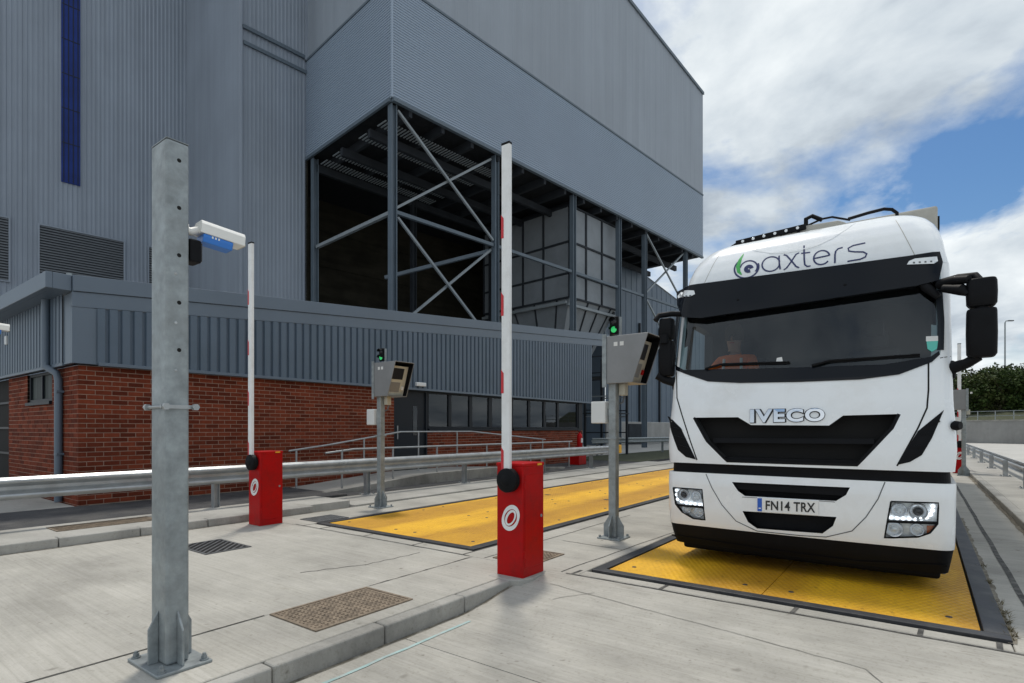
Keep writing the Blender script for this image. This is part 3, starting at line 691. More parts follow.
# far-left glazed opening
ob(MB().box((-21.0, WY0 + .05, .1), (XL, WY0 + .08, 2.68)), 'glazed_screen', 'black_void')
for z in (.9, 1.5, 2.1): ob(MB().box((-21.0, WY0 + .02, z), (XL, WY0 + .049, z + .05)), 'glazing_bar', 'frame_dark')
ob(MB().box((-21.0, WY0 + .3, .3), (-12.7, WY0 + .35, 2.68)), 'sky_block_panel', 'frame_dark')  # unseen dark panel added so no sky shows through the small window
# room behind the windows
rm = MB(); rm.box((-16.3, 11.0, .2), (-16.25, 22.2, 2.68)); rm.box((-16.25, 11.0, .15), (WX - .12, 22.2, .2)); rm.box((-16.25, 11.0, 2.64), (WX - .12, 22.2, 2.68))
ob(rm, 'room', 'room_wall'); ob(MB().box((-15.2, 13.6, .2), (-15.0, 14.3, 2.3)), 'inner_partition', 'cabinet_white'); ob(MB().box((-14.3, 17.4, .2), (-13.5, 21.5, .95)), 'desk', 'frame_dark')

# ================================================================== TALL PLANT BUILDING
TH = math.atan(526 / FPX) - YAW
PO = EYEP + ray(392, 97) * 27.0; PO.z = 0
PU = Vector((math.sin(TH), math.cos(TH), 0)); PN = Vector((math.cos(TH), -math.sin(TH), 0))
plant = thing('plant_building', 'tall grey-blue metal clad industrial building with an open steel framed undercroft', 'building', PO, -TH)
# local frame: x = outward (towards the lanes), y = along the long front
def lb(mb, name, m, bevel=0, seg=1, parent=None): return mb.build(name, m, parent or plant, bevel, seg)
def in_plane_v(x, y, v): r = ray(x, y); t = ((PO + PN * v) - EYEP).dot(PN) / r.dot(PN); p = EYEP + r * t; return (p - PO).dot(PU), p.z
ZB, ZS, UE = 17.65, 23.35, 34.5
VB, VA, UB = -8.85, -18.05, -3.78
def ztop(u): return 37.0 - .1155 * u
def hribs(u0, u1, face, zb, zt, pitch, depth):
    mb = MB(); vs = []; z = zb; k = 0; prof = []
    while z < zt: prof += [(z, 0), (z + pitch * .5, 0), (z + pitch * .6, depth), (z + pitch * .9, depth)]; z += pitch
    prof = [p for p in prof if p[0] <= zt] + [(zt, 0)]
    for z, h in prof:
        for u in (u0, u1): vs.append((h, u, z) if face == 'v' else (u, -h, z))
    mb.add(vs, [(2 * i, 2 * i + 1, 2 * i + 3, 2 * i + 2) for i in range(len(prof) - 1)]); return mb
lb(hribs(0, UE, 'v', ZB, ZS, .135, .035), 'horizontal_cladding', 'clad_band')
lb(hribs(VB, 0, 'u', ZB, ZS, .135, .035), 'horizontal_cladding', 'clad_band')
def vribs(p0, d, n, length, zb, zt, pitch, depth, flat=.6): return ribbed(Vector(p0), Vector(d), Vector(n), length, zb, zt, pitch, depth, flat)
lb(vribs((.0, 0, 0), (0, 1, 0), (1, 0, 0), UE, lambda u: ZS + .12, lambda u: ztop(u), .9, .007, .9), 'upper_cladding', 'clad_top')
lb(vribs((0, 0, 0), (-1, 0, 0), (0, -1, 0), -VB, lambda u: ZS + .12, lambda u: 37.0, .9, .007, .9), 'upper_cladding', 'clad_top')
lb(vribs((VB, UB, 0), (0, 1, 0), (1, 0, 0), -UB, lambda u: 3.0, lambda u: 37.0, .22, .025, .6), 'recessed_cladding', 'clad_high')
lb(MB().add([(VB, UB, 3), (VA, UB, 3), (VA, UB, 37), (VB, UB, 37)], [(0, 1, 2, 3)]), 'return_wall', 'clad_high')
lb(vribs((VA, -22, 0), (0, 1, 0), (1, 0, 0), 22 + UB, lambda u: 3.0, lambda u: 37.0, .22, .03, .55), 'far_cladding', 'clad_high')
lb(MB().add([(0, UE, ZB), (-30, UE, ZB), (-30, UE, 31), (0, UE, ztop(UE))], [(0, 1, 2, 3)]), 'end_wall', 'clad_top')
lb(MB().add([(0, 0, 37), (0, UE, ztop(UE)), (-30, UE, 31), (-30, 0, 37)], [(0, 1, 2, 3)]), 'roof', 'clad_top')
# flashings
lb(MB().box((-.05, -.05, ZB), (.05, .05, 37)), 'corner_flashing', 'clad_band', .01)
lb(MB().box((.0, .06, ZS), (.07, UE, ZS + .12)), 'seam_flashing', 'steel_frame'); lb(MB().box((VB, -.07, ZS), (-.06, .0, ZS + .12)), 'seam_flashing', 'steel_frame')
lb(MB().box((-.12, .051, ZB - .16), (.08, UE, ZB - .003)), 'bottom_flashing', 'steel_frame'); lb(MB().box((VB, -.08, ZB - .16), (-.121, .05, ZB - .003)), 'bottom_flashing', 'steel_frame')
lb(MB().add([(.02, 0, 36.8), (.02, UE, ztop(UE) - .2), (.02, UE, ztop(UE) + .05), (.02, 0, 37.05), (.12, 0, 36.8), (.12, UE + .05, ztop(UE) - .2), (.12, UE + .05, ztop(UE) + .05), (.12, 0, 37.05)],
            [(0, 1, 2, 3), (4, 5, 6, 7), (0, 1, 5, 4), (2, 3, 7, 6), (1, 2, 6, 5), (3, 0, 4, 7)]), 'roof_flashing', 'steel_frame')
lb(MB().box((VB - .02, UB - .06, 3), (VB + .12, UB + .08, 30)), 'edge_flashing', 'clad_high', .01)
lb(MB().box((VB + .05, UB + .15, 22.6), (VB + .13, .0, 22.8)), 'ledge_flashing', 'steel_frame'); lb(MB().box((VB + .05, UB + .1, 23.45), (VB + .16, .0, 23.65)), 'ledge_flashing', 'steel_frame')
lb(MB().box((VB + .05, -.14, 23.4), (VB + .2, -.0, 36)), 'downpipe', 'clad_high')
# tall blue light strip and the louvres of the far wall
u0, _ = in_plane_v(61, 100, VA); u1, _ = in_plane_v(80, 100, VA)
strip = lb(MB().box((VA + .03, u0, 15.75), (VA + .10, u1, 36.9)), 'blue_glazing', 'blue_glazing')
for z in range(18, 37, 2): MB().box((VA + .10, u0 + .02, z), (VA + .115, u1 - .02, z + .05)).build('glazing_bar', 'frame_dark', strip)
for k in range(4):
    x = u0 + (u1 - u0) * (k + .5) / 4; MB().box((VA + .10, x - .02, 15.8), (VA + .125, x + .02, 36.9)).build('mullion', 'frame_dark', strip)
def louvre(u0, u1, z0, z1):
    f = lb(MB().box((VA + .02, u0, z0), (VA + .05, u1, z1)), 'louvre', 'steel_dark')
    e = MB(); e.box((VA + .05, u0 - .08, z0 - .08), (VA + .12, u1 + .08, z0)); e.box((VA + .05, u0 - .08, z1), (VA + .12, u1 + .08, z1 + .08)); e.box((VA + .05, u0 - .08, z0), (VA + .12, u0, z1)); e.box((VA + .05, u1, z0), (VA + .12, u1 + .08, z1))
    e.build('frame', 'clad_high', f)
    z = z0; k = 0
    while z < z1 - .02:
        MB().add([(VA + .05, u0, z + .12), (VA + .05, u1, z + .12), (VA + .14, u1, z), (VA + .14, u0, z)], [(0, 1, 2, 3)]).build('slat', 'louvre', f); z += .15
louvre(-11.2, -7.25, 9.6, 13.0); louvre(-5.9, -4.0, 9.6, 13.0); louvre(-15.6, -12.5, 9.6, 13.0)
# steel frame of the undercroft
def column(v, u, w=.33, m='steel_frame', z1=ZB - .16):
    mb = MB(); mb.box((v - w / 2, u - w / 2, 0), (v + w / 2, u - w / 2 + .05, z1)); mb.box((v - w / 2, u + w / 2 - .05, 0), (v + w / 2, u + w / 2, z1)); mb.box((v - .03, u - w / 2 + .05, 0), (v + .03, u + w / 2 - .05, z1))
    return lb(mb, 'column', m)
V0 = -.32
for u in (.25, 7.4, 14.9, 20.6, 24.4, 31.6): column(V0, u)
column(-8.3, .25)
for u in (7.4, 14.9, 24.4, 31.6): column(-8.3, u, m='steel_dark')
def brace(name, a, b, w, m='steel_light'): return lb(MB().bar(a, b, w, w), name, m)
for u0, u1 in ((.25, 7.4), (7.4, 14.9), (14.9, 20.6), (20.6, 24.4), (24.4, 31.6)):
    brace('beam', (V0, u0 + .21, 12.25), (V0, u1 - .21, 12.25), .18, 'steel_frame')
brace('beam', (V0 - .25, .3, 12.25), (-8.1, .3, 12.25), .18, 'steel_light')
for u0, u1 in ((.25, 7.4), (24.4, 31.6)):
    brace('brace', (V0 + .06, u0 + .25, 17.3), (V0 + .06, u1 - .25, 12.5), .12); brace('brace', (V0 - .12, u0 + .25, 12.5), (V0 - .12, u1 - .25, 17.3), .12)
    brace('brace', (V0 + .06, u0 + .25, 12.0), (V0 + .06, u1 - .3, 6.5), .12); brace('brace', (V0 - .12, u0 + .25, 6.5), (V0 - .12, u1 - .25, 12.0), .12)
brace('brace', (-6.0, 3.6, 10.7), (-.6, 7.3, 12.0), .2, 'steel_frame')
# soffit: beams, joists and slatted deck
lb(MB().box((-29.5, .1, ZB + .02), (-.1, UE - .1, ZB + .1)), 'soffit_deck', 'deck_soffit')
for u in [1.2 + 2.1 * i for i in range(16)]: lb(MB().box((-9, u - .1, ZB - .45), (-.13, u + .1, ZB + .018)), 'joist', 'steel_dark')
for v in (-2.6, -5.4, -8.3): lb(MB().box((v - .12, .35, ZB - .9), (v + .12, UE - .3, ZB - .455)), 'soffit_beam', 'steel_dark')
for v0 in (-1.6, -3.4, -6.2, -7.6):
    mb = MB(); u = .45
    while u < 8.5: mb.box((v0 - .38, u, ZB - .50), (v0 + .38, u + .07, ZB - .46)); u += .2
    lb(mb, 'slatted_grating', 'steel_light')
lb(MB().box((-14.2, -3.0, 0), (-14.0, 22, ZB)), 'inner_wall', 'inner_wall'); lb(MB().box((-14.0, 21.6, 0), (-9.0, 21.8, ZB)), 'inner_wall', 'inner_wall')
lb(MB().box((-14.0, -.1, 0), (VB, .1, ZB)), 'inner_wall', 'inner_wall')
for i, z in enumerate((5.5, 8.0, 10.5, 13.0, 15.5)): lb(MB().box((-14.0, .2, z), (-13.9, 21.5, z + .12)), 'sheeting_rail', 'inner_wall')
lb(MB().box((VB - .1, UB, 0), (VB, .0, 3.0)), 'plinth', 'wall_grey')

# hopper standing in the undercroft
hop = thing('hopper', 'grey panelled steel hopper with stiffener grid inside the open undercroft', 'hopper', PO, -TH)
HU0, HU1, HV0, HV1, HZ0, HZ1 = 15.3, 21.2, -.95, -9.5, 10.7, 17.1
MB().box((HV1, HU0, HZ0), (HV0, HU1, HZ1)).build('body', 'steel_dark', hop)
mb = MB(); c = [(HV1, HU0), (HV0, HU0), (HV0, HU1), (HV1, HU1)]; d = [(-6, 17), (-3.6, 17), (-3.6, 19.2), (-6, 19.2)]
mb.add([(*p, HZ0 - .01) for p in c] + [(*p, 4.5) for p in d], [(i, (i + 1) % 4, (i + 1) % 4 + 4, i + 4) for i in range(4)] + [(4, 5, 6, 7)]); mb.build('cone', 'hopper_panel', hop)
us = [HU0, HU0 + 1.9, HU0 + 3.9, HU1]; zsn = [HZ0, HZ0 + 1.7, HZ0 + 3.9, HZ1]; vss = [HV0, HV0 - 2.3, HV0 - 4.3, HV0 - 6.3, HV1]
for a, b in zip(us, us[1:]):
    for z0, z1 in zip(zsn, zsn[1:]): MB().box((HV0, a + .07, z0 + .07), (HV0 + .03, b - .07, z1 - .07)).build('panel', 'hopper_panel', hop)
for a, b in zip(vss, vss[1:]):
    for z0, z1 in zip(zsn, zsn[1:]): MB().box((b + .07, HU0 - .03, z0 + .07), (a - .07, HU0, z1 - .07)).build('panel', 'hopper_panel', hop)
for u in us: MB().box((HV0 + .001, u - .065, HZ0), (HV0 + .12, u + .065, HZ1)).build('stiffener', 'steel_dark', hop)
for z in zsn: MB().box((HV0 + .031, HU0, z - .065), (HV0 + .11, HU1, z + .065)).build('stiffener', 'steel_dark', hop)
for v in vss[1:]: MB().box((v - .065, HU0 - .12, HZ0), (v + .065, HU0 - .001, HZ1)).build('stiffener', 'steel_dark', hop)
for z in zsn: MB().box((HV1, HU0 - .11, z - .065), (HV0, HU0 - .031, z + .065)).build('stiffener', 'steel_dark', hop)
for k in range(4):
    f = (k + .5) / 4; MB().bar((HV0 + .04, HU0 + (HU1 - HU0) * f, HZ0), (-3.55, 17 + 2.2 * f, 4.6), .1).build('cone_rib', 'steel_dark', hop)
    MB().bar((HV0 - (HV0 - HV1) * f, HU0 - .05, HZ0), (-3.6 - 2.4 * f, 16.95, 4.6), .1).build('cone_rib', 'steel_dark', hop)
for p in ((HV0 - .2, HU1 - .2), (HV1 + .2, HU0 + .2), (HV1 + .2, HU1 - .2)): MB().box((p[0] - .15, p[1] - .15, 0), (p[0] + .15, p[1] + .15, HZ0 - .02)).build('leg', 'steel_dark', hop)
MB().bar((HV0, HU0 - .2, HZ0 - .5), (HV0, HU1, HZ0 - .5), .18).build('rim_beam', 'steel_light', hop); MB().bar((HV0 - .1, HU0 - .2, HZ0 - .35), (HV1, HU0 - .2, HZ0 - .35), .2).build('rim_beam', 'steel_light', hop)

# lower building beyond, with a sloping roof line
annex = thing('annex_building', 'lower grey-blue clad building with sloping roofline seen behind the undercroft', 'building', PO, -TH)
lineA, lineB = in_plane_v(643, 275, -6.0), in_plane_v(672, 297, -6.0); sl = (lineB[1] - lineA[1]) / (lineB[0] - lineA[0])
def az(u): return lineA[1] + sl * (u - lineA[0])
ribbed(Vector((-6, 27.3, 0)), Vector((0, 1, 0)), Vector((1, 0, 0)), 40, lambda u: 2.2, lambda u: max(az(27.3 + u), 6.0) if u > 4 else az(31.3), 1.0, .04, .8).build('cladding', 'clad_low', annex)  # darker cladding colour used here to paint in the shade on this building
MB().box((-20, 27.2, 0), (-6.05, 27.3, 17)).build('end_wall', 'clad_low', annex)
MB().box((-6.1, 27.3, 0), (-5.9, 67, 2.19)).build('plinth', 'wall_grey', annex)
MB().add([(-5.9, 31.3, az(31.3) + .1), (-5.9, 60, az(60) + .1), (-25, 60, az(60) + .1), (-25, 31.3, az(31.3) + .1)], [(0, 1, 2, 3)]).build('roof', 'clad_low', annex)
for u in (29.5, 33, 37): MB().box((-5.95, u, 2.2), (-5.80, u + .2, 12)).build('cladding_joint', 'steel_dark', annex)
MB().box((-5.9, 31, .05), (-5.78, 34, 2.0)).build('roller_door', 'steel_dark', annex)

# steel access stair tower beside the office end
st = thing('steel_gantry', 'dark steel access gantry frame behind the far end of the brick office', 'gantry', (-15.2, 27.4, 0))
for x in (0, 1.6):
    for y in (0, 2.0): MB().box((x - .06, y - .06, 0), (x + .06, y + .06, 5.6)).build('post', 'steel_dark', st)
for z in (1.3, 2.2, 2.55, 3.3, 4.2, 4.6, 5.5):
    for y in (0, 2.0): MB().bar((.06, y, z), (1.54, y, z), .06).build('rail', 'steel_light' if z in (2.2, 3.3) else 'steel_dark', st)
for z in (2.4, 4.4): MB().box((-.1, -.1, z - .05), (1.7, 2.1, z)).build('platform', 'steel_dark', st)

# ================================================================== GUARD RAILS
WPROF = [(0, .155), (.03, .154), (.078, .118), (.085, .098), (.078, .075), (.012, .035), (.0, .022), (.0, -.022), (.012, -.035), (.078, -.075), (.085, -.098), (.078, -.118), (.03, -.154), (0, -.155)]
def beam_mesh(path, sgn, zc):
    """W-beam swept along path [(x,y)], bulging towards sgn side"""
    mb = MB(); vs = []; n = len(WPROF)
    for i, p in enumerate(path):
        a = path[max(i - 1, 0)]; b = path[min(i + 1, len(path) - 1)]; d = Vector((b[0] - a[0], b[1] - a[1])).normalized(); nx, ny = d.y * sgn, -d.x * sgn
        zz = p[2] if len(p) > 2 else zc
        for back in (0, 1):
            for h, z in WPROF: vs.append((p[0] + nx * (h - back * .006), p[1] + ny * (h - back * .006), zz + z))
    m2 = 2 * n; fs = []
    for i in range(len(path) - 1):
        for k in range(n - 1):
            fs.append((i * m2 + k, i * m2 + k + 1, (i + 1) * m2 + k + 1, (i + 1) * m2 + k))
            fs.append((i * m2 + n + k, (i + 1) * m2 + n + k, (i + 1) * m2 + n + k + 1, i * m2 + n + k + 1))
        for k in (0, n - 1): fs.append((i * m2 + k, (i + 1) * m2 + k, (i + 1) * m2 + n + k, i * m2 + n + k))
    for i in (0, len(path) - 1):
        for k in range(n - 1): fs.append((i * m2 + k, i * m2 + k + 1, i * m2 + n + k + 1, i * m2 + n + k))
    mb.add(vs, fs); return mb
def guard_rail(label, path, sgn, zc, posts, z0, post_side, m='galv_bright', cap=None, seclen=3.2):
    t = thing('guard_rail', label, 'guard rail', (path[0][0], path[0][1], z0)); O = Vector((path[0][0], path[0][1], z0))
    def sub(mb): mb.v = [tuple(Vector(v) - O) for v in mb.v]; return mb
    acc = [path[0]]
    for a, b in zip(path, path[1:]):
        L_ = math.hypot(b[0] - a[0], b[1] - a[1]); n = max(1, round(L_ / seclen))
        for i in range(n):
            p = (a[0] + (b[0] - a[0]) * i / n, a[1] + (b[1] - a[1]) * i / n); q = (a[0] + (b[0] - a[0]) * (i + 1) / n, a[1] + (b[1] - a[1]) * (i + 1) / n)
            dx, dy = (q[0] - p[0]), (q[1] - p[1]); l = math.hypot(dx, dy); dx /= l; dy /= l
            o = o2 = .003 * (i % 2)
            bp = beam_mesh([(p[0] - dx * .12 + dy * o * sgn, p[1] - dy * .12 - dx * o * sgn), (q[0] + dx * .12 + dy * o * sgn, q[1] + dy * .12 - dx * o * sgn)], sgn, zc)
            be = sub(bp).build('beam', m, t)
            bl = MB()
            for s_ in (-.06, .06, .16):
                for zz in (.085, -.085):
                    c = Vector((p[0] + dx * s_ + dy * sgn * .078, p[1] + dy * s_ - dx * sgn * .078, zc + zz)); bl.lathe([(0, .012), (.014, .010), (.017, 0)], c, (dy * sgn, -dx * sgn, 0), 8)
            tag(sub(bl).build('bolts', 'galv_dark', be), kind='stuff')
    for (x, y) in posts:
        mb = MB(); sx = post_side; w = .11
        mb.box((x - w / 2, y - .05, z0), (x + w / 2, y - .042, zc + .13)); mb.box((x - w / 2, y + .042, z0), (x + w / 2, y + .05, zc + .13)); mb.box((x - .004, y - .042, z0), (x + .004, y + .042, zc + .13))
        ps = sub(mb).build('post', m, t); 
        sub(MB().box((x - .13, y - .13, z0), (x + .13, y + .13, z0 + .014))).build('base_plate', m, ps)
        bk = MB()
        for a in (-1, 1):
            for b in (-1, 1): bk.cyl((x + a * .1, y + b * .1, z0 + .014), (x + a * .1, y + b * .1, z0 + .04), .014, 8)
        sub(bk).build('anchor_bolts', 'galv_dark', ps)
    if cap:
        for c in cap: sub(MB().box((c[0] - .09, c[1] - .1, zc - .17), (c[0] + .09, c[1] + .12, zc + .17))).build('end_cap', 'yellow_cap', t, .03, 3)
    return t
guard_rail('long silver W-beam guard rail running in front of the brick office', [(-9.98, -6.0), (-9.98, 20.6)], 1, .69, [(-10.06, y) for y in (-3.2, -.8, 1.6 - .75, 4.77, 8.1, 11.4, 15.3, 18.6, 20.3)], .035, 1, cap=[(-9.95, 20.72)])
guard_rail('short silver guard rail with yellow end beyond the near guard rail gap', [(-9.3, 25.0), (-8.2, 42)], 1, .72, [(-9.38, 25.6), (-9.0, 31), (-8.6, 37)], 0, 1, cap=[(-9.28, 24.9)])
guard_rail('silver guard rail on the raised kerb at the right edge', [(2.12, 8), (2.12, 50)], 1, .45, [(1.96, 9.3 + 4.2 * i) for i in range(10)], .1, -1, 'galv_bright')
guard_rail('low pale guard rail in front of the annex building', [(-14.5, 27), (-8.5, 52)], 1, .85, [(-14.5, 27.5), (-13.1, 33.5), (-11.6, 39.5)], 0, 1, 'galv')

# handrails
def handrail(label, rails, posts, r=.024, m='galv_bright'):
    p0 = posts[0][0]; t = thing('handrail', label, 'handrail', p0); O = Vector(p0)
    for pts in rails: MB().tube([Vector(p) - O for p in pts], r, 10).build('rail', m, t)
    for a, b in posts:
        p = MB().cyl(Vector(a) - O, Vector(b) - O, r, 10).build('post', m, t); MB().cyl(Vector(a) - O, Vector(a) - O + Vector((0, 0, .015)), .06, 12).build('foot', m, p)
X1, X2 = -10.9, -12.05
handrail('tubular silver handrail along the outer side of the entrance ramp', [[(X1, 7.6, .95), (X1, 8.4, 1.02), (X1, 18.6, 1.02)], [(X1, 7.6, .55), (X1, 8.4, .60), (X1, 18.5, .60)]],
         [((X1, y, .05), (X1, y, 1.02)) for y in (8.05, 9.6, 11.2, 13.4, 15.8, 18.4)])
handrail('tubular silver handrail rising to the office door beside the brick wall', [[(X2, 7.4, .98), (X2, 8.5, 1.10), (X2, 10.9, 1.42), (X2, 14.0, 1.42), (X2, 18.5, 1.08)]],
         [((X2, y, z), (X2, y, h)) for y, z, h in ((7.6, .06, 1.0), (9.6, .19, 1.25), (11.6, .26, 1.42), (13.3, .26, 1.42), (15.9, .13, 1.28), (18.3, .05, 1.09))])
handrail('short steel handrail by the glazed screen at the far left edge', [[(-18.6, 2.6, 1.0), (-17.2, 2.6, 1.05)], [(-18.6, 2.6, .6), (-17.2, 2.6, .62)]], [((-17.22, 2.6, .09), (-17.22, 2.6, 1.05)), ((-18.5, 2.6, .09), (-18.5, 2.6, 1.0))])

# ================================================================== BARRIERS
def barrier_cabinet(label, x, y, arm_label, red_len, zg=0.0, arm=3.3, small=False):
    t = thing('barrier', label, 'barrier', (x, y, zg), 0, 'raised barriers at the scales')
    w, d, h = .33, .38, 1.13
    MB().box((-w / 2, -d / 2, -.035), (w / 2, d / 2, h)).build('housing', 'red_paint', t, .012, 3)
    MB().box((-w / 2 - .006, -d / 2 - .006, h - .01), (w / 2 + .006, d / 2 + .006, h + .025)).build('lid', 'red_paint', t, .01, 2)
    MB().box((w / 2, -d / 2 + .03, .10), (w / 2 + .005, d / 2 - .03, h - .09)).build('service_door', 'red_paint', t, .003, 1)
    MB().cyl((w / 2 + .004, d / 2 - .06, .60), (w / 2 + .012, d / 2 - .06, .60), .016, 14).build('lock', 'galv_dark', t)
    for z in (.2, .9): MB().cyl((w / 2 + .004, -d / 2 + .022, z), (w / 2 + .004, -d / 2 + .022, z + .07), .008, 8).build('hinge', 'red_paint', t)
    MB().box((-w / 2 - .012, -d / 2 - .012, -.03), (w / 2 + .012, d / 2 + .012, .008)).build('plinth', 'kerb_stone', t)
    MB().box((w / 2 + .0062, d / 2 - .13, h - .005), (w / 2 + .009, d / 2 - .05, h + .016)).build('warning_label', 'yellow_cap', t)
    # pivot on the face towards the approach
    hub = MB().lathe([(0, -.10), (.100, -.10), (.122, -.085), (.122, -.02), (.10, 0)], (.02, -d / 2, .985), (0, 1, 0), 28).build('pivot_cover', 'black_plastic', t)
    MB().lathe([(0, -.108), (.05, -.107), (.06, -.10)], (.02, -d / 2, .985), (0, 1, 0), 20).build('pivot_cap', 'black_plastic', hub)
    # emblem: two nested tilted rings
    lg = MB(); yq = -d / 2 - .004
    for (rx, ry, tw, a0, a1, t_) in ((.088, .118, .044, 12, 192, -30), (.088, .118, .044, 192, 372, -30), (.046, .080, .026, -8, 352, -34)):
        pts = arc(.015, .60, rx, ry, a0, a1, 40, t_); n = len(pts); ws = [tw * (.62 + .38 * math.sin(math.pi * i / (n - 1))) for i in range(n)]
        vs, fs = ribbon(pts, ws); lg.add([(u, yq, z) for u, z in vs], fs)
    lg.build('emblem', 'white_paint', t)
    a = bpy.data.objects.new('arm', None); COL.objects.link(a); a.parent = t; a.location = (.0, -d / 2 - .05, 1.06)
    MB().prism([(-.05, -.022), (.05, -.022), (.05, .022), (.022, .022), (.016, .014), (-.016, .014), (-.022, .022), (-.05, .022)], 'z', 0, arm).build('boom', 'white_paint', a, .004, 1)
    MB().box((-.05, -.024, arm), (.05, .024, arm + .02)).build('end_cap', 'black_plastic', a)
    for z in (.02, .80, 1.58, 2.36):
        if z < arm - .3: MB().add([(-.053, -.024, z), (-.020, -.024, z - .0), (-.020, -.024, z + .20), (-.053, -.024, z + .24), (-.053, .022, z), (-.053, .022, z + .24)], [(0, 1, 2, 3), (0, 3, 5, 4)]).build('reflector', 'red_tape', a)
    return t
barrier_cabinet('red barrier cabinet with white ring emblem and upright arm, on kerb end nearest lorry', -3.37, 4.70, 'upright white barrier arm above the red cabinet nearest the lorry', .3)
barrier_cabinet('red barrier cabinet with white ring emblem and upright arm in front of the brick wall', -8.34, 4.73, 'upright white barrier arm above the red cabinet by the brick wall', .3)
t = barrier_cabinet('distant red barrier cabinet with upright arm glimpsed right of the lorry', .98, 24.2, 'distant upright white barrier arm right of the lorry', .3, .0)
MB().prism([(-3.58, 4.42), (-3.34, 4.40), (-3.20, 4.45), (-3.15, 4.62), (-3.17, 4.86), (-3.24, 4.97), (-3.42, 4.95), (-3.57, 4.93)], 'z', -.12, .006).build('mortar_bed', 'kerb_stone', apron, .012, 2)

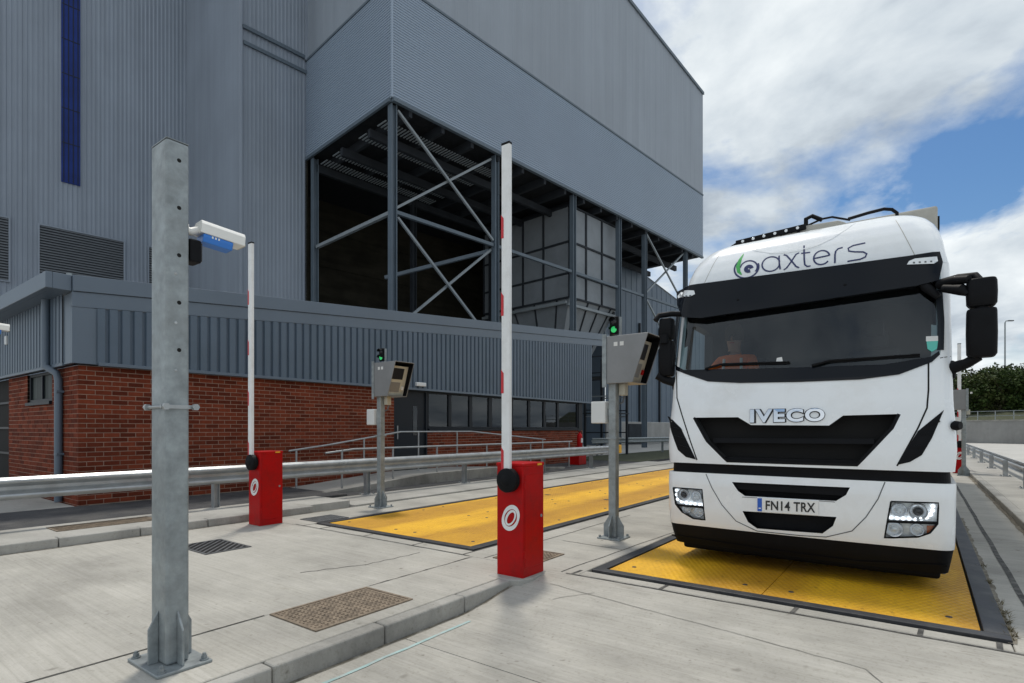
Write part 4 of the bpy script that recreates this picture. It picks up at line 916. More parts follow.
# ================================================================== CARD READERS ON POSTS
def reader_post(label, x, y, sgn=1, light=True, full=True):
    t = thing('card_reader_post', label, 'card reader', (x, y, 0), 0, 'card reader posts')
    MB().box((-.055, -.055, .02), (.055, .055, 2.16)).build('post', 'galv', t, .012, 3)
    bp = MB().box((-.17, -.17, 0), (.17, .17, .02)).build('base_plate', 'galv', t, .004, 1)
    for a, b in ((1, 0), (-1, 0), (0, 1), (0, -1)):
        mb = MB(); n = Vector((-b, a, 0)) * .006; e = Vector((a, b, 0))
        q = [e * .0555, e * .15, e * .15, e * .0555]; zz = (.02, .02, .18, .32)
        mb.add([(*(p + s_ * n)[:2], z) for s_ in (-1, 1) for p, z in zip(q, zz)], [(0, 1, 2, 3), (7, 6, 5, 4), (0, 4, 5, 1), (1, 5, 6, 2), (2, 6, 7, 3), (3, 7, 4, 0)]); mb.build('gusset', 'galv', bp)
    for a in (-1, 1):
        for b in (-1, 1): MB().cyl((a * .14, b * .14, .02), (a * .14, b * .14, .05), .016, 6).build('anchor_bolt', 'galv_dark', bp)
    MB().box((-.075, -.075, 1.36), (.075, .075, 1.385)).build('clamp', 'galv_dark', t)
    z0, z1, yd, ye = 2.12, 2.76, -.12, .36
    side = [(-.05, z0), (.33, z0), (.55, z1), (-.05, z1)] if sgn > 0 else [(.05, z0), (-.33, z0), (-.55, z1), (.05, z1)]
    hd = MB().prism(side, 'y', yd, yd + .012).prism(side, 'y', ye - .012, ye)
    xs = sorted((side[0][0], side[2][0])); xb = sorted((side[0][0], side[1][0]))
    hd.box((xs[0], yd + .012, z1 - .012), (xs[1], ye - .012, z1)); hd.box((xb[0], yd + .012, z0), (xb[1], ye - .012, z0 + .012))
    bx0 = side[0][0]; hd.box((bx0 - (.012 if sgn > 0 else 0), yd, z0), (bx0 + (0 if sgn > 0 else .012), ye, z1))
    h = hd.build('hood', 'reader_grey', t, .003, 1)
    MB().prism([(x_ * .985, z_ + (.013 if z_ == z0 else -.013)) for x_, z_ in side], 'y', ye - .022, ye - .0125).build('hood_shade_panel', 'black_plastic', h)  # black sheets added inside the hood to paint in its shaded interior
    MB().box((xs[0] + .01, yd + .013, z1 - .022), (xs[1] - .012, ye - .023, z1 - .0125)).build('hood_shade_panel', 'black_plastic', h)
    MB().box((bx0 - .06 * (sgn > 0), yd - .012, z0 - .05), (bx0 + .06 * (sgn < 0) + .002, yd - .001, z1 + .03)).build('mounting_strip', 'galv', h)
    if full:
        pb, pt_ = (sgn * .25, z0 + .02), (sgn * .42, z1 - .07)
        pn = MB().prism([(0, z0 + .02), pb, pt_, (0, z1 - .07)], 'y', yd + .03, ye - .03).build('console', 'reader_beige', t, .008, 2)
        nx_, nz_ = (pt_[1] - pb[1]), -(pt_[0] - pb[0]); ln = math.hypot(nx_, nz_); nx_, nz_ = nx_ / ln, nz_ / ln
        if nx_ * sgn < 0: nx_, nz_ = -nx_, -nz_
        def face(f0, f1, ya, yb, o, name, m_):
            def P(f, o_): return (pb[0] + (pt_[0] - pb[0]) * f + nx_ * o_, pb[1] + (pt_[1] - pb[1]) * f + nz_ * o_)
            MB().prism([P(f0, .0), P(f1, .0), P(f1, o), P(f0, o)], 'y', ya, yb).build(name, m_, pn)
        face(.55, .92, yd + .09, ye - .13, .006, 'screen', 'screen'); face(.12, .45, yd + .09, ye - .16, .005, 'keypad', 'reader_grey'); face(.2, .32, ye - .12, ye - .07, .02, 'push_button', 'red_paint' if x > -5 else 'cabinet_white')
    for k in (0, 1): MB().box((.06 + k * .09, yd - .003, z1 - .14), (.115 + k * .09, yd - .0005, z1 - .085)).build('sticker', 'paper', h)
    MB().tube([(.12, .1, z0), (.12, .1, z0 - .14), (.10, .08, z0 - .25), (.02, .06, z0 - .28)], .014, 8).build('cable', 'cable_grey', t)
    MB().box((.06, .02, z0 - .16), (.16, .12, z0)).build('gland_box', 'reader_beige', t, .01, 2)
    MB().box((-.30, -.10, 1.58), (-.08, .06, 1.88)).build('junction_box', 'cabinet_white', t, .012, 2)
    MB().box((-.08, -.03, 1.68), (-.055, .03, 1.78)).build('bracket', 'galv_dark', t)
    if light:
        tl = MB().box((-.06, .00, z1 + .05), (.06, .1, z1 + .29)).build('signal_housing', 'black_plastic', t, .015, 2)
        for zz, m_ in ((z1 + .11, 'lamp_green'), (z1 + .225, 'lens_dark')):
            MB().lathe([(0, -.012), (.03, -.008), (.043, 0)], (0, -.0005, zz), (0, 1, 0), 20).build('lens', m_, tl)
            vz = MB(); n = 16; vs = []
            for k in range(n + 1):
                a = math.pi * k / n; vs += [(.05 * math.cos(a), -.001, zz + .05 * math.sin(a)), (.05 * math.cos(a), -.06, zz + .05 * math.sin(a) + .002)]
            vz.add(vs, [(2 * k, 2 * k + 1, 2 * k + 3, 2 * k + 2) for k in range(n)]).build('visor', 'black_plastic', tl)
        MB().bar((.075, .05, z1), (.075, .05, z1 + .28), .03).build('signal_bracket', 'galv', t)
    return t
reader_post('grey card reader post with green signal lamp beside the lorry', -3.42, 6.97)
reader_post('grey card reader post with screen beside the empty yellow weighbridge', -8.36, 7.06)
reader_post('distant grey card reader post right of the lorry', 1.05, 22.9, -1, False, False)

# ================================================================== CCTV POLE
pole = thing('camera_pole', 'thick square galvanised steel pole in the left foreground', 'pole', (-3.90, 1.55, 0))
PW = .115; PH = 3.32
mb = MB().box((-PW, -.055, .02), (PW, .082, PH)); 
mb.build('shaft', 'galv', pole, .018, 3)
MB().box((-PW + .003, -.052, PH), (PW - .003, .079, PH + .006)).build('cap', 'galv_dark', pole)
bp = MB().box((-.225, -.15, 0), (.225, .175, .02)).build('base_plate', 'galv', pole, .004, 1)
cy = .0135
for a, b in ((1, 0), (-1, 0), (0, 1), (0, -1)):
    e = Vector((a, b, 0)); n = Vector((-b, a, 0)) * .007; r0 = PW + .0005 if a else (.0685 + .0005); gl = .075 if a else .06
    q = [e * r0, e * (r0 + gl), e * (r0 + gl), e * r0]; zz = (.02, .02, .24, .35)
    MB().add([(p.x + s_ * n.x, cy + p.y + s_ * n.y, z) for s_ in (-1, 1) for p, z in zip(q, zz)], [(0, 1, 2, 3), (7, 6, 5, 4), (0, 4, 5, 1), (1, 5, 6, 2), (2, 6, 7, 3), (3, 7, 4, 0)]).build('gusset', 'galv', bp, .003, 1)
for a in (-1, 1):
    for b in (-1, 1):
        xx, yy = a * .19, cy + b * .125; bo = MB().cyl((xx, yy, .02), (xx, yy, .030), .026, 16); bo.cyl((xx, yy, .030), (xx, yy, .050), .019, 6); bo.cyl((xx, yy, .050), (xx, yy, .064), .011, 10); bo.build('anchor_bolt', 'galv_dark', bp)
for z in (3.2, 2.9, 2.6, 2.3, 2.0): MB().lathe([(0, .0012), (.009, .0010), (.013, .0)], (PW, .02, z), (1, 0, 0), 14).build('bolt_hole', 'black_void', pole)
for z in (2.48, 2.17, 1.87): MB().lathe([(0, .004), (.008, .003), (.010, 0)], (PW, .0, z), (1, 0, 0), 10).build('rivet', 'galv_bright', pole)
cl = MB(); z = 1.64
cl.box((PW, -.09, z - .012), (PW + .012, .13, z + .012)); cl.box((-PW - .012, -.09, z - .012), (-PW, .13, z + .012)); cl.cyl((-PW - .04, -.067, z), (PW + .04, -.067, z), .010, 10); cl.cyl((-PW - .04, .107, z), (PW + .04, .107, z), .010, 10)
for x in (-PW - .025, PW + .025):
    for y in (-.067, .107): cl.cyl((x - .014, y, z), (x + .014, y, z), .022, 6)
cl.build('clamp_band', 'galv_bright', pole)
def cctv(label, x, y, z, rz, pitch):
    t = thing('security_camera', label, 'security camera', (x, y, z), rz, 'security cameras on posts')
    t.rotation_euler = (pitch, 0, rz)
    # local +y is the viewing direction
    MB().tube([(0, -.10, -.03), (0, -.06, -.03), (0, -.03, -.012), (0, .0, .0)], .026, 12).build('arm', 'cctv_white', t)
    MB().cyl((0, -.115, -.03), (0, -.085, -.03), .045, 16).build('mount', 'cctv_white', t)
    MB().prism([(-.064, -.03), (.064, -.03), (.066, .03), (.050, .055), (-.050, .055), (-.066, .03)], 'y', -.02, .265).build('hood', 'cctv_white', t, .004, 2)
    bd = MB().prism([(-.050, -.085), (.050, -.085), (.060, -.05), (.060, -.031), (-.060, -.031), (-.060, -.05)], 'y', .0, .19).build('body', 'cctv_blue', t, .006, 2)
    MB().box((-.058, .192, -.0295), (.058, .27, -.012)).build('sun_lip', 'reader_beige', t)
    MB().lathe([(0, .004), (.020, .003), (.022, .0)], (0, .19, -.056), (0, 1, 0), 20).build('window', 'lens_dark', bd)
    for k in range(3): MB().box((.0605, .05 + k * .02, -.05), (.062, .06 + k * .02, -.036)).build('mark', 'cctv_white', bd)
    return t
cctv('white hooded camera with blue body mounted on the foreground pole', -3.86, 1.735, 2.82, math.radians(-4), math.radians(-5))
il = thing('infrared_lamp', 'small black infrared lamp behind the foreground pole', 'lamp', (-3.86, 1.66, 2.66)); MB().box((-.06, -.02, -.075), (.06, .055, .075)).build('housing', 'black_plastic', il, .012, 2); MB().box((-.05, .055, -.06), (.05, .062, .06)).build('lens', 'lens_dark', il); MB().bar((0, -.05, -.05), (0, .0, -.05), .03).build('bracket', 'black_plastic', il)
p2 = thing('camera_pole', 'galvanised pole just left of the picture carrying the second camera', 'pole', (-9.5, 1.38, .118)); MB().box((-.08, -.08, .02), (.08, .08, 3.3)).build('shaft', 'galv', p2, .012, 2); MB().box((-.2, -.2, 0), (.2, .2, .02)).build('base_plate', 'galv', p2)
cctv('white hooded camera with blue body at the left picture edge', -9.46, 1.62, 2.80, math.radians(-4), math.radians(-4))
# --TRUCK--
# ================================================================== LORRY
TX, TY = -1.07, 6.15
truck = thing('lorry', 'white articulated lorry with black sun visor facing the camera on the weighbridge', 'lorry', (TX, TY, 0))
def lerp_tab(tab, z):
    if z <= tab[0][0]: return tab[0][1]
    for (a, va), (b, vb) in zip(tab, tab[1:]):
        if z <= b: t = (z - a) / (b - a); return va + (vb - va) * t
    return tab[-1][1]
YF = [(.2, .09), (.30, .04), (.45, .0), (.6, -.02), (.9, -.02), (1.02, .0), (1.15, -.01), (1.4, .0), (1.7, .03), (2.0, .09), (2.15, .14), (2.5, .23), (2.85, .32), (3.05, .36), (3.2, .39), (3.32, .425), (3.44, .475), (3.54, .54), (3.63, .63), (3.70, .76), (3.76, .96), (3.795, 1.2), (3.81, 1.4)]
HW = [(.2, 1.26), (.45, 1.30), (1.0, 1.31), (1.12, 1.30), (1.3, 1.315), (1.55, 1.305), (1.72, 1.29), (2.0, 1.285), (2.5, 1.28), (2.9, 1.275), (3.05, 1.27), (3.2, 1.24), (3.32, 1.225), (3.44, 1.20), (3.54, 1.165), (3.63, 1.115), (3.70, 1.06), (3.76, .98), (3.795, .88), (3.81, .8)]
CRAD = [(.2, .12), (1.0, .12), (1.7, .11), (2.0, .10), (3.0, .11), (3.3, .18), (3.6, .30), (3.85, .36)]
BOW = .05
def yfront(dx, z):
    hw, r = lerp_tab(HW, z), lerp_tab(CRAD, z); a = abs(dx); y = lerp_tab(YF, z) + BOW * (min(a, hw) / 1.27) ** 2
    e = a - (hw - r)
    if e > 0: e = min(e, r * .9999); y += r - math.sqrt(r * r - e * e)
    return y
def tp(x, y, off=0.0):
    """picture point -> (dx, z) on the cab front"""
    Y = TY + .1; p = None
    for _ in range(12):
        p = on_y(x, y, Y); yy = yfront(p.x - TX, p.z); Y += (TY + yy - off - Y) * .8
    return (p.x - TX, p.z)
def ring(z, inset=0.0, yb=2.25, n=40):
    hw, r = lerp_tab(HW, z), lerp_tab(CRAD, z)
    pts = []; xs = []
    flat = hw - r
    for i in range(n + 1): xs.append(-flat + 2 * flat * i / n)
    arcn = 8
    left = [-(flat + r * math.sin(math.pi / 2 * k / arcn)) for k in range(arcn, 0, -1)]
    xs = left + xs + [-x for x in reversed(left)]
    for x in xs:
        xx = x * (1 - inset / hw); pts.append((xx, yfront(x, z) + inset, z))
    pts += [(pts[-1][0], yb, z), (pts[0][0], yb, z)]
    return pts
def solid(zl, inset=0.0, yb=2.25):
    mb = MB(); rings = [ring(z, inset, yb) for z in zl]; n = len(rings[0])
    vs = [p for R in rings for p in R]
    fs = [(i * n + k, i * n + (k + 1) % n, (i + 1) * n + (k + 1) % n, (i + 1) * n + k) for i in range(len(zl) - 1) for k in range(n)]
    fs += [tuple(range(n))[::-1], tuple((len(zl) - 1) * n + k for k in range(n))]
    mb.add(vs, fs); return mb
def zl(a, b, n): return [a + (b - a) * i / n for i in range(n + 1)]
def cut(o, cutters, m='cab_inside'):
    made = []
    for mb in cutters:
        c = mb.build('cutter', m); c.location = o.matrix_world.translation; c.parent = truck; c.location = (0, 0, 0); made.append(c)
        md = o.modifiers.new('cut', 'BOOLEAN'); md.operation = 'DIFFERENCE'; md.object = c; md.solver = 'EXACT'
        try: md.material_mode = 'TRANSFER'
        except Exception: pass
    dg = bpy.context.evaluated_depsgraph_get(); dg.update()
    me = bpy.data.meshes.new_from_object(o.evaluated_get(dg), depsgraph=dg)
    o.modifiers.clear(); o.data = me
    for c in made: bpy.data.objects.remove(c)
    return o
def smooth_by_angle(o, deg=35):
    me = o.data; me.polygons.foreach_set('use_smooth', [True] * len(me.polygons)); 
    try: me.set_sharp_from_angle(angle=math.radians(deg))
    except Exception: pass
    return o
def conform(polys, off, thick=0.0, step=.05, tri=True):
    """polys: list of (verts2D, faces) in (dx, z), laid on the cab front, 'off' metres proud"""
    bm = bmesh.new()
    for vs, fs in polys:
        bv = [bm.verts.new((x, 0, z)) for x, z in vs]
        for f in fs:
            try: bm.faces.new([bv[i] for i in f])
            except ValueError: pass
    if step:
        xs = [v.co.x for v in bm.verts]; zz = [v.co.z for v in bm.verts]
        for ax, lo, hi in (((1, 0, 0), min(xs), max(xs)), ((0, 0, 1), min(zz), max(zz))):
            k = math.ceil(lo / step) * step
            while k < hi:
                bmesh.ops.bisect_plane(bm, geom=bm.verts[:] + bm.edges[:] + bm.faces[:], plane_co=(k * ax[0], 0, k * ax[2]), plane_no=ax); k += step
    bmesh.ops.triangulate(bm, faces=[f for f in bm.faces if len(f.verts) > 4])
    if thick:
        r = bmesh.ops.extrude_face_region(bm, geom=bm.faces[:]); top = {v for v in r['geom'] if isinstance(v, bmesh.types.BMVert)}
    else: top = set(bm.verts)
    for v in bm.verts: v.co.y = yfront(v.co.x, v.co.z) - off + (0 if (v in top or not thick) else thick)
    bmesh.ops.recalc_face_normals(bm, faces=bm.faces)
    mb = MB(); bm.verts.index_update(); mb.add([v.co[:] for v in bm.verts], [tuple(v.index for v in f.verts) for f in bm.faces]); bm.free(); return mb
def poly(pts): return (pts, [tuple(range(len(pts)))])
def ppoly(pts, off=0.0): return poly([tp(*p, off) for p in pts])
def pth(pts, w): return ribbon([tp(*p) for p in pts], w)
def dense(pts, n=6):
    out = []
    for a, b in zip(pts, pts[1:]): out += [(a[0] + (b[0] - a[0]) * i / n, a[1] + (b[1] - a[1]) * i / n) for i in range(n)]
    return out + [pts[-1]]
def cutter(pts, d0, d1): return MB().prism(pts, 'y', d0, d1)
def grow(pts, s):
    cx = sum(p[0] for p in pts) / len(pts); cz = sum(p[1] for p in pts) / len(pts); return [(cx + (x - cx) * s, cz + (z - cz) * s) for x, z in pts]

# --- cab shell with windscreen, side windows and grille cut out
WS = [tp(*p) for p in [(680, 300), (940, 262), (942, 300), (943, 340), (940, 354), (932, 362), (899, 374.5), (860, 379.5), (800, 382), (740, 383), (708, 381.5), (690, 375.5), (676, 370), (673.5, 360), (677, 330)]]
GR = [tp(*p) for p in [(694, 417.6), (738, 417.2), (751, 425), (829, 425.5), (843, 415.5), (899, 414), (892, 428), (857, 465), (727, 461), (707, 441)]]
cab = solid(zl(1.12, 3.06, 30)).build('cab', 'truck_white', truck)
sidew = [(.42, 2.0), (1.35, 1.95), (1.35, 2.75), (.62, 2.78)]
cut(cab, [MB().box((-1.17, .26, 1.62), (1.17, 2.0, 3.0)), cutter([(max(-1.13, min(1.13, x)), z) for x, z in grow(WS, .985)], -.3, .5), MB().prism(sidew, 'x', -1.4, 1.4), cutter(GR, -.3, .24), MB().box((-.2, 2.1, 2.1), (.2, 2.4, 2.5))])
smooth_by_angle(cab, 40)
# --- roof fairing
roof = solid(zl(3.062, 3.81, 30), yb=2.2).build('roof_fairing', 'truck_white', truck); smooth_by_angle(roof, 50)
# raised roof hatch lip and the fold that swoops across the fairing
fold = [tp(*p) for p in [(751, 245), (755, 250), (770, 252.3), (788, 252), (803, 249.5), (817, 245), (832, 238), (846, 229), (855, 223)]]
fold = dense(fold, 6)
conform([ribbon(fold, .022)], .004, .004, .03).build('fold', 'truck_white', roof)
for s in (-1, 1):
    pts = [(s * (1.03 - .02 * k), 3.10 + .055 * k) for k in range(10)]
    conform([ribbon(pts, .006)], .0015, 0, .04).build('seam', 'truck_grey', roof)
# --- logo lettering on the fairing: strokes on a slanted base line
def bx(s, t): return tp(734.5 + 143 * s, 276.4 - 19.0 * s - t * (16.0 - 1.5 * s))
def stroke(pts, w): return ribbon([bx(*p) for p in pts], w)
let = []
W_ = .0155
let += [stroke(arc(.255, .48, .062, .46, 10, 350, 22), W_), stroke([(.312, .95), (.314, .4), (.320, .06)], W_)]                                         # a
let += [stroke([(.345, .98), (.365, .90), (.40, .5), (.43, .12), (.452, .0)], W_), stroke([(.452, .98), (.43, .90), (.40, .5), (.365, .1), (.345, .0)], W_)]   # x
let += [stroke([(.487, 1.42), (.488, .5), (.492, .16), (.508, .02), (.532, .02)], W_), stroke([(.466, .92), (.53, .92)], W_)]                          # t
let += [stroke([(.557, .48), (.66, .56)] , W_), stroke(arc(.61, .48, .056, .46, 8, 322, 22), W_)]                                                     # e
let += [stroke([(.702, .0), (.703, .55), (.708, .78), (.725, .93), (.757, .98)], W_)]                                                                  # r
let += [stroke([(.915, 1.10), (.83, 1.02), (.795, .88), (.80, .68), (.84, .58), (.90, .50), (.925, .34), (.915, .14), (.88, .03), (.79, .0)], W_)]        # s
conform(let, .004, 0, .06).build('lettering', 'navy_ink', roof)
lt = [stroke(arc(.085, .42, .085, .62, 120, 380, 24), .018), stroke(arc(.10, .42, .060, .44, -40, 170, 18), .016)]
conform(lt, .0042, 0, .06).build('lettering', 'navy_ink', roof)
conform([stroke(arc(.10, .36, .020, .15, 0, 300, 14), .042)], .0046, 0, .06).build('emblem', 'navy_ink', roof)
conform([ribbon([bx(*p) for p in [(.065, 1.35), (.04, 1.0), (.025, .6), (.03, .25), (.05, .05)]], [.006, .034, .046, .036, .012])], .0044, 0, .06).build('emblem', 'green_ink', roof)
# --- sun visor, marker lamps
VT = [(676.5, 292), (690, 285), (940, 251.5), (943, 262), (939, 280), (917, 285.5), (700, 318), (682, 317), (677, 305)]
VT = dense(VT + [VT[0]], 8)[:-1]
vis = conform([ppoly(VT, .10)], .10, .09, .06).build('sun_visor', 'black_gloss', truck); smooth_by_angle(vis, 40)
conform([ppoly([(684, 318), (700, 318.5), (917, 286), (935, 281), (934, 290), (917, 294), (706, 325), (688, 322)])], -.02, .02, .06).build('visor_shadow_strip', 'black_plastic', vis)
for pts, n in (([(677.5, 296), (681, 292), (694, 290.5), (695, 294), (690, 296.5), (678, 298)], 3), ([(909, 261), (915, 258.5), (937, 256.5), (938, 261), (934, 263.5), (907, 264.5)], 4)):
    ml = conform([ppoly(pts, .108)], .108, .012, .05).build('marker_lamp', 'lamp_lens', truck)
    for k in range(n):
        x = pts[0][0] + 4 + (pts[3][0] - pts[0][0] - 6) * k / n; y = (pts[0][1] + pts[4][1]) / 2 + .3 - k * .4
        conform([ppoly([(x, y - .8), (x + 2, y - .8), (x + 2, y + .8), (x, y + .8)], .11)], .110, 0, 0).build('diode', 'cable_grey', ml)
for p in ((738, 300), (845, 285)):
    c = tp(*p, .1); MB().lathe([(0, -.006), (.012, -.004), (.014, 0)], (c[0], yfront(*c) - .1, c[1]), (0, 1, 0), 12).build('fixing', 'black_plastic', vis)
# --- windscreen
ws = conform([poly(WS)], .004, 0, .06).build('windscreen', 'windscreen_glass', truck); smooth_by_angle(ws, 60)
conform([ppoly([(674.5, 364), (684, 370), (760, 368.5), (830, 366.5), (885, 364.5), (930, 357), (939, 351), (940, 354.5), (932, 362), (899, 374.5), (860, 379.5), (800, 382), (740, 383), (708, 381.5), (690, 375.5), (676, 370)])], .008, 0, .05).build('lower_border', 'black_gloss', ws)
conform([pth(dense([(679, 312), (675.5, 340), (674, 362)]), .05)], .0075, 0, .05).build('side_border', 'frame_dark', ws); conform([pth(dense([(939, 290), (941, 320), (940.5, 350)]), .05)], .0075, 0, .05).build('side_border', 'frame_dark', ws)
# wipers
for pts in ([(706, 369), (722, 364.5), (760, 363), (790, 362)], [(812, 366), (830, 361), (880, 357.5), (920, 354.5)]):
    q = [tp(*p) for p in pts]; w = MB().tube([(x, yfront(x, z) - .03, z) for x, z in q], [.014, .012, .009, .006], 8).build('wiper', 'black_plastic', truck)
    MB().bar((q[1][0], yfront(*q[1]) - .016, q[1][1] - .012), (q[3][0], yfront(*q[3]) - .016, q[3][1] - .012), .012, .02).build('blade', 'black_plastic', w)
conform([ppoly([(926, 336.5), (938, 336), (938, 341), (926, 341.5)])], .010, 0, 0).build('permit', 'paper', ws); conform([ppoly([(926.5, 341.5), (938, 341), (937, 349), (932, 352), (927.5, 349)])], .010, 0, 0).build('permit', 'sticker_teal', ws)
conform([ppoly([(777, 358), (782, 357), (783.5, 364), (775.5, 364.5)])], .006, 0, 0).build('permit', 'paper', ws)
# --- inside: dash, wheel, seats
dash = MB().box((-1.15, .262, 1.64), (1.15, .60, 1.97)).build('dashboard', 'cab_inside', truck, .04, 3)
MB().lathe([(.215, .02), (.235, .0), (.215, -.02), (.195, 0), (.215, .02)], (-.80, .66, 2.0), (0, -.75, .65), 28).build('steering_wheel', 'black_plastic', truck); 
for x in (-.80, .62):
    s_ = MB().box((x - .26, 1.0, 1.63), (x + .26, 1.5, 1.80)).build('seat', 'seat_cloth', truck, .05, 3); MB().box((x - .25, 1.50, 1.66), (x + .25, 1.64, 2.42)).build('backrest', 'seat_cloth', s_, .05, 3); MB().box((x - .13, 1.52, 2.44), (x + .13, 1.62, 2.66)).build('headrest', 'seat_cloth', s_, .04, 3)
MB().box((.60, .42, 2.42), (.76, .47, 2.58)).build('interior_mirror', 'black_plastic', truck, .02, 2)
# --- front panel: letters, grille, seams
tv, tf = text_mesh('IVECO', .035, 1.12)
def iv(u, v): return tp(750.4 + 74.4 * u, 422.8 - 1.7 * u - v * (13.4 - .4 * u))
conform([([iv(*p) for p in tv], tf)], .018, .012, .0).build('lettering', 'chrome', truck)
bv, bf = text_mesh('IVECO', .08, 1.12)
conform([([iv(-.006 + 1.012 * u, -.05 + 1.08 * v) for u, v in bv], bf)], .005, .005, .0).build('letter_backing', 'ink_black', truck)
gb = conform([poly(grow(GR, 1.0))], -.135, 0, .06).build('grille', 'black_void', truck)
# slats of the grille
for (x0, y0, x1, y1, th) in ((712, 440.5, 874, 441.5, .05),):
    n = 24; q = [tp(x0 + (x1 - x0) * i / n, y0 + (y1 - y0) * i / n) for i in range(n + 1)]
    mb = MB(); vs = []
    for x, z in q: y = yfront(x, z); vs += [(x, y + .05, z + th / 2), (x, y + .035, z - th / 2), (x, y + .11, z - th / 2), (x, y + .11, z + th / 2)]
    mb.add(vs, [(4 * i + k, 4 * i + (k + 1) % 4, 4 * i + 4 + (k + 1) % 4, 4 * i + 4 + k) for i in range(n) for k in range(4)]); mb.build('slat', 'black_plastic', gb)
conform([ribbon(dense([tp(*p) for p in [(694, 417.6), (707, 441), (727, 461), (857, 465), (892, 428), (899, 414)]], 6), .028)], .0015, .0, .05).build('grille_rim', 'black_plastic', gb)
conform([pth(dense([(928.5, 360), (928.5, 390), (927, 408), (918, 428), (897, 466)], 8), .013)], .0025, 0, .04).build('seam', 'black_void', cab)
conform([pth(dense([(676.5, 372), (677, 398), (682, 415), (690, 440), (697, 460)], 8), .013)], .0025, 0, .04).build('seam', 'black_void', cab)
conform([pth([(940, 358), (951, 356.5)], .008)], .0025, 0, .04).build('seam', 'cable_grey', cab)
# corner deflectors: black slotted recess and white wing
for pts, wing, sl_ in (([(667.5, 416), (673, 420), (681, 428), (696, 459.5), (686, 457), (678, 450), (673, 436)], [(665, 412), (669, 424), (675, 446), (686, 457.5), (696, 461), (680, 461), (668, 452), (665, 436)], ((671, 427, 682, 430), (674, 436, 686, 439), (678, 445, 690, 449))),
                       ([(944, 410), (934, 418), (918, 431), (897, 465), (910, 462), (922, 455), (932, 438)], [(951, 407), (943, 416), (931, 442), (921, 456), (899, 464.5), (916, 466), (944, 460), (952, 440)], ((930, 424, 940, 421), (921, 434, 934, 432), (911, 447, 927, 446)))):
    vt = conform([ppoly(pts)], .004, .003, .04).build('corner_vent', 'black_plastic', truck)
    for a, b, c, d in sl_: conform([pth(dense([(a, b), (c, d)], 4), .016)], .012, .008, .05).build('slat', 'black_plastic', vt)
# --- dark band between cab and bumper, bumper, skirt
solid(zl(.86, 1.2, 6), .035).build('cab_gap', 'black_plastic', truck)
bump = solid(zl(.425, 1.015, 16), 0.0, .95).build('bumper', 'truck_white', truck)
UI = [tp(*p) for p in [(732, 482), (850, 487.5), (846, 495), (836, 501), (745, 496), (738, 491)]]
LI = [tp(*p) for p in [(742.5, 511), (836.5, 517), (833, 526), (822.5, 533.5), (757, 528.5), (748, 522)]]
HL = [tp(*p) for p in [(673, 487.5), (702, 489.5), (705, 520), (693, 518.5), (682, 512), (675.5, 504)]]
HR = [tp(*p) for p in [(891, 501.5), (938.5, 503), (937.5, 524), (930, 533), (918, 537), (884.5, 538)]]
cut(bump, [cutter(UI, -.3, .11), cutter(LI, -.3, .11), cutter(HL, -.3, .34), cutter(HR, -.3, .34)], 'black_plastic'); smooth_by_angle(bump, 40)
conform([pth(dense([(706, 474), (712, 488), (722, 505), (736, 521), (757, 531), (800, 535.5), (826, 537), (852, 531), (866, 517), (878, 499), (885, 482)], 8), .009)], .002, 0, .04).build('seam', 'cable_grey', bump)
# number plate recess
pp = conform([ppoly([(757.5, 497.6), (818.5, 500.8), (818.5, 515.2), (757.5, 511.2)])], .016, .014, 0).build('number_plate', 'plate_white', truck)
conform([ppoly([(757.8, 497.9), (762.3, 498.2), (762.3, 511.2), (757.8, 510.9)])], .0175, 0, 0).build('blue_band', 'plate_blue', pp); conform([ppoly([(759, 507.5), (761.2, 507.6), (761.2, 508.6), (759, 508.5)])], .0185, 0, 0).build('country_mark', 'plate_white', pp)
tv, tf = text_mesh('FN14 TRX', .02, 1.05)
conform([([tp(766 + 49.5 * u, 509.5 + 2.9 * u - v * (9.2 + .5 * u)) for u, v in tv], tf)], .019, .0, 0).build('plate_characters', 'ink_black', pp)
conform([pth(dense([(742, 497), (757, 497.8)], 4), .006)], .003, 0, 0).build('seam', 'cable_grey', bump); conform([pth(dense([(819, 500.8), (835, 502)], 4), .006)], .003, 0, 0).build('seam', 'cable_grey', bump)
MB().box((-1.2, .30, .11), (1.2, 2.1, .26)).build('shade_tray', 'black_plastic', truck, .03, 2)  # black tray added under the engine to imitate and deepen the shadow there
skirt = solid(zl(.20, .42, 8), .004, .95).build('skirt', 'black_plastic', truck); smooth_by_angle(skirt, 50)
conform([pth(dense([(672, 535), (760, 549), (860, 562), (947, 566)], 10), .02)], .006, .006, .05).build('skirt_lip', 'black_plastic', skirt)
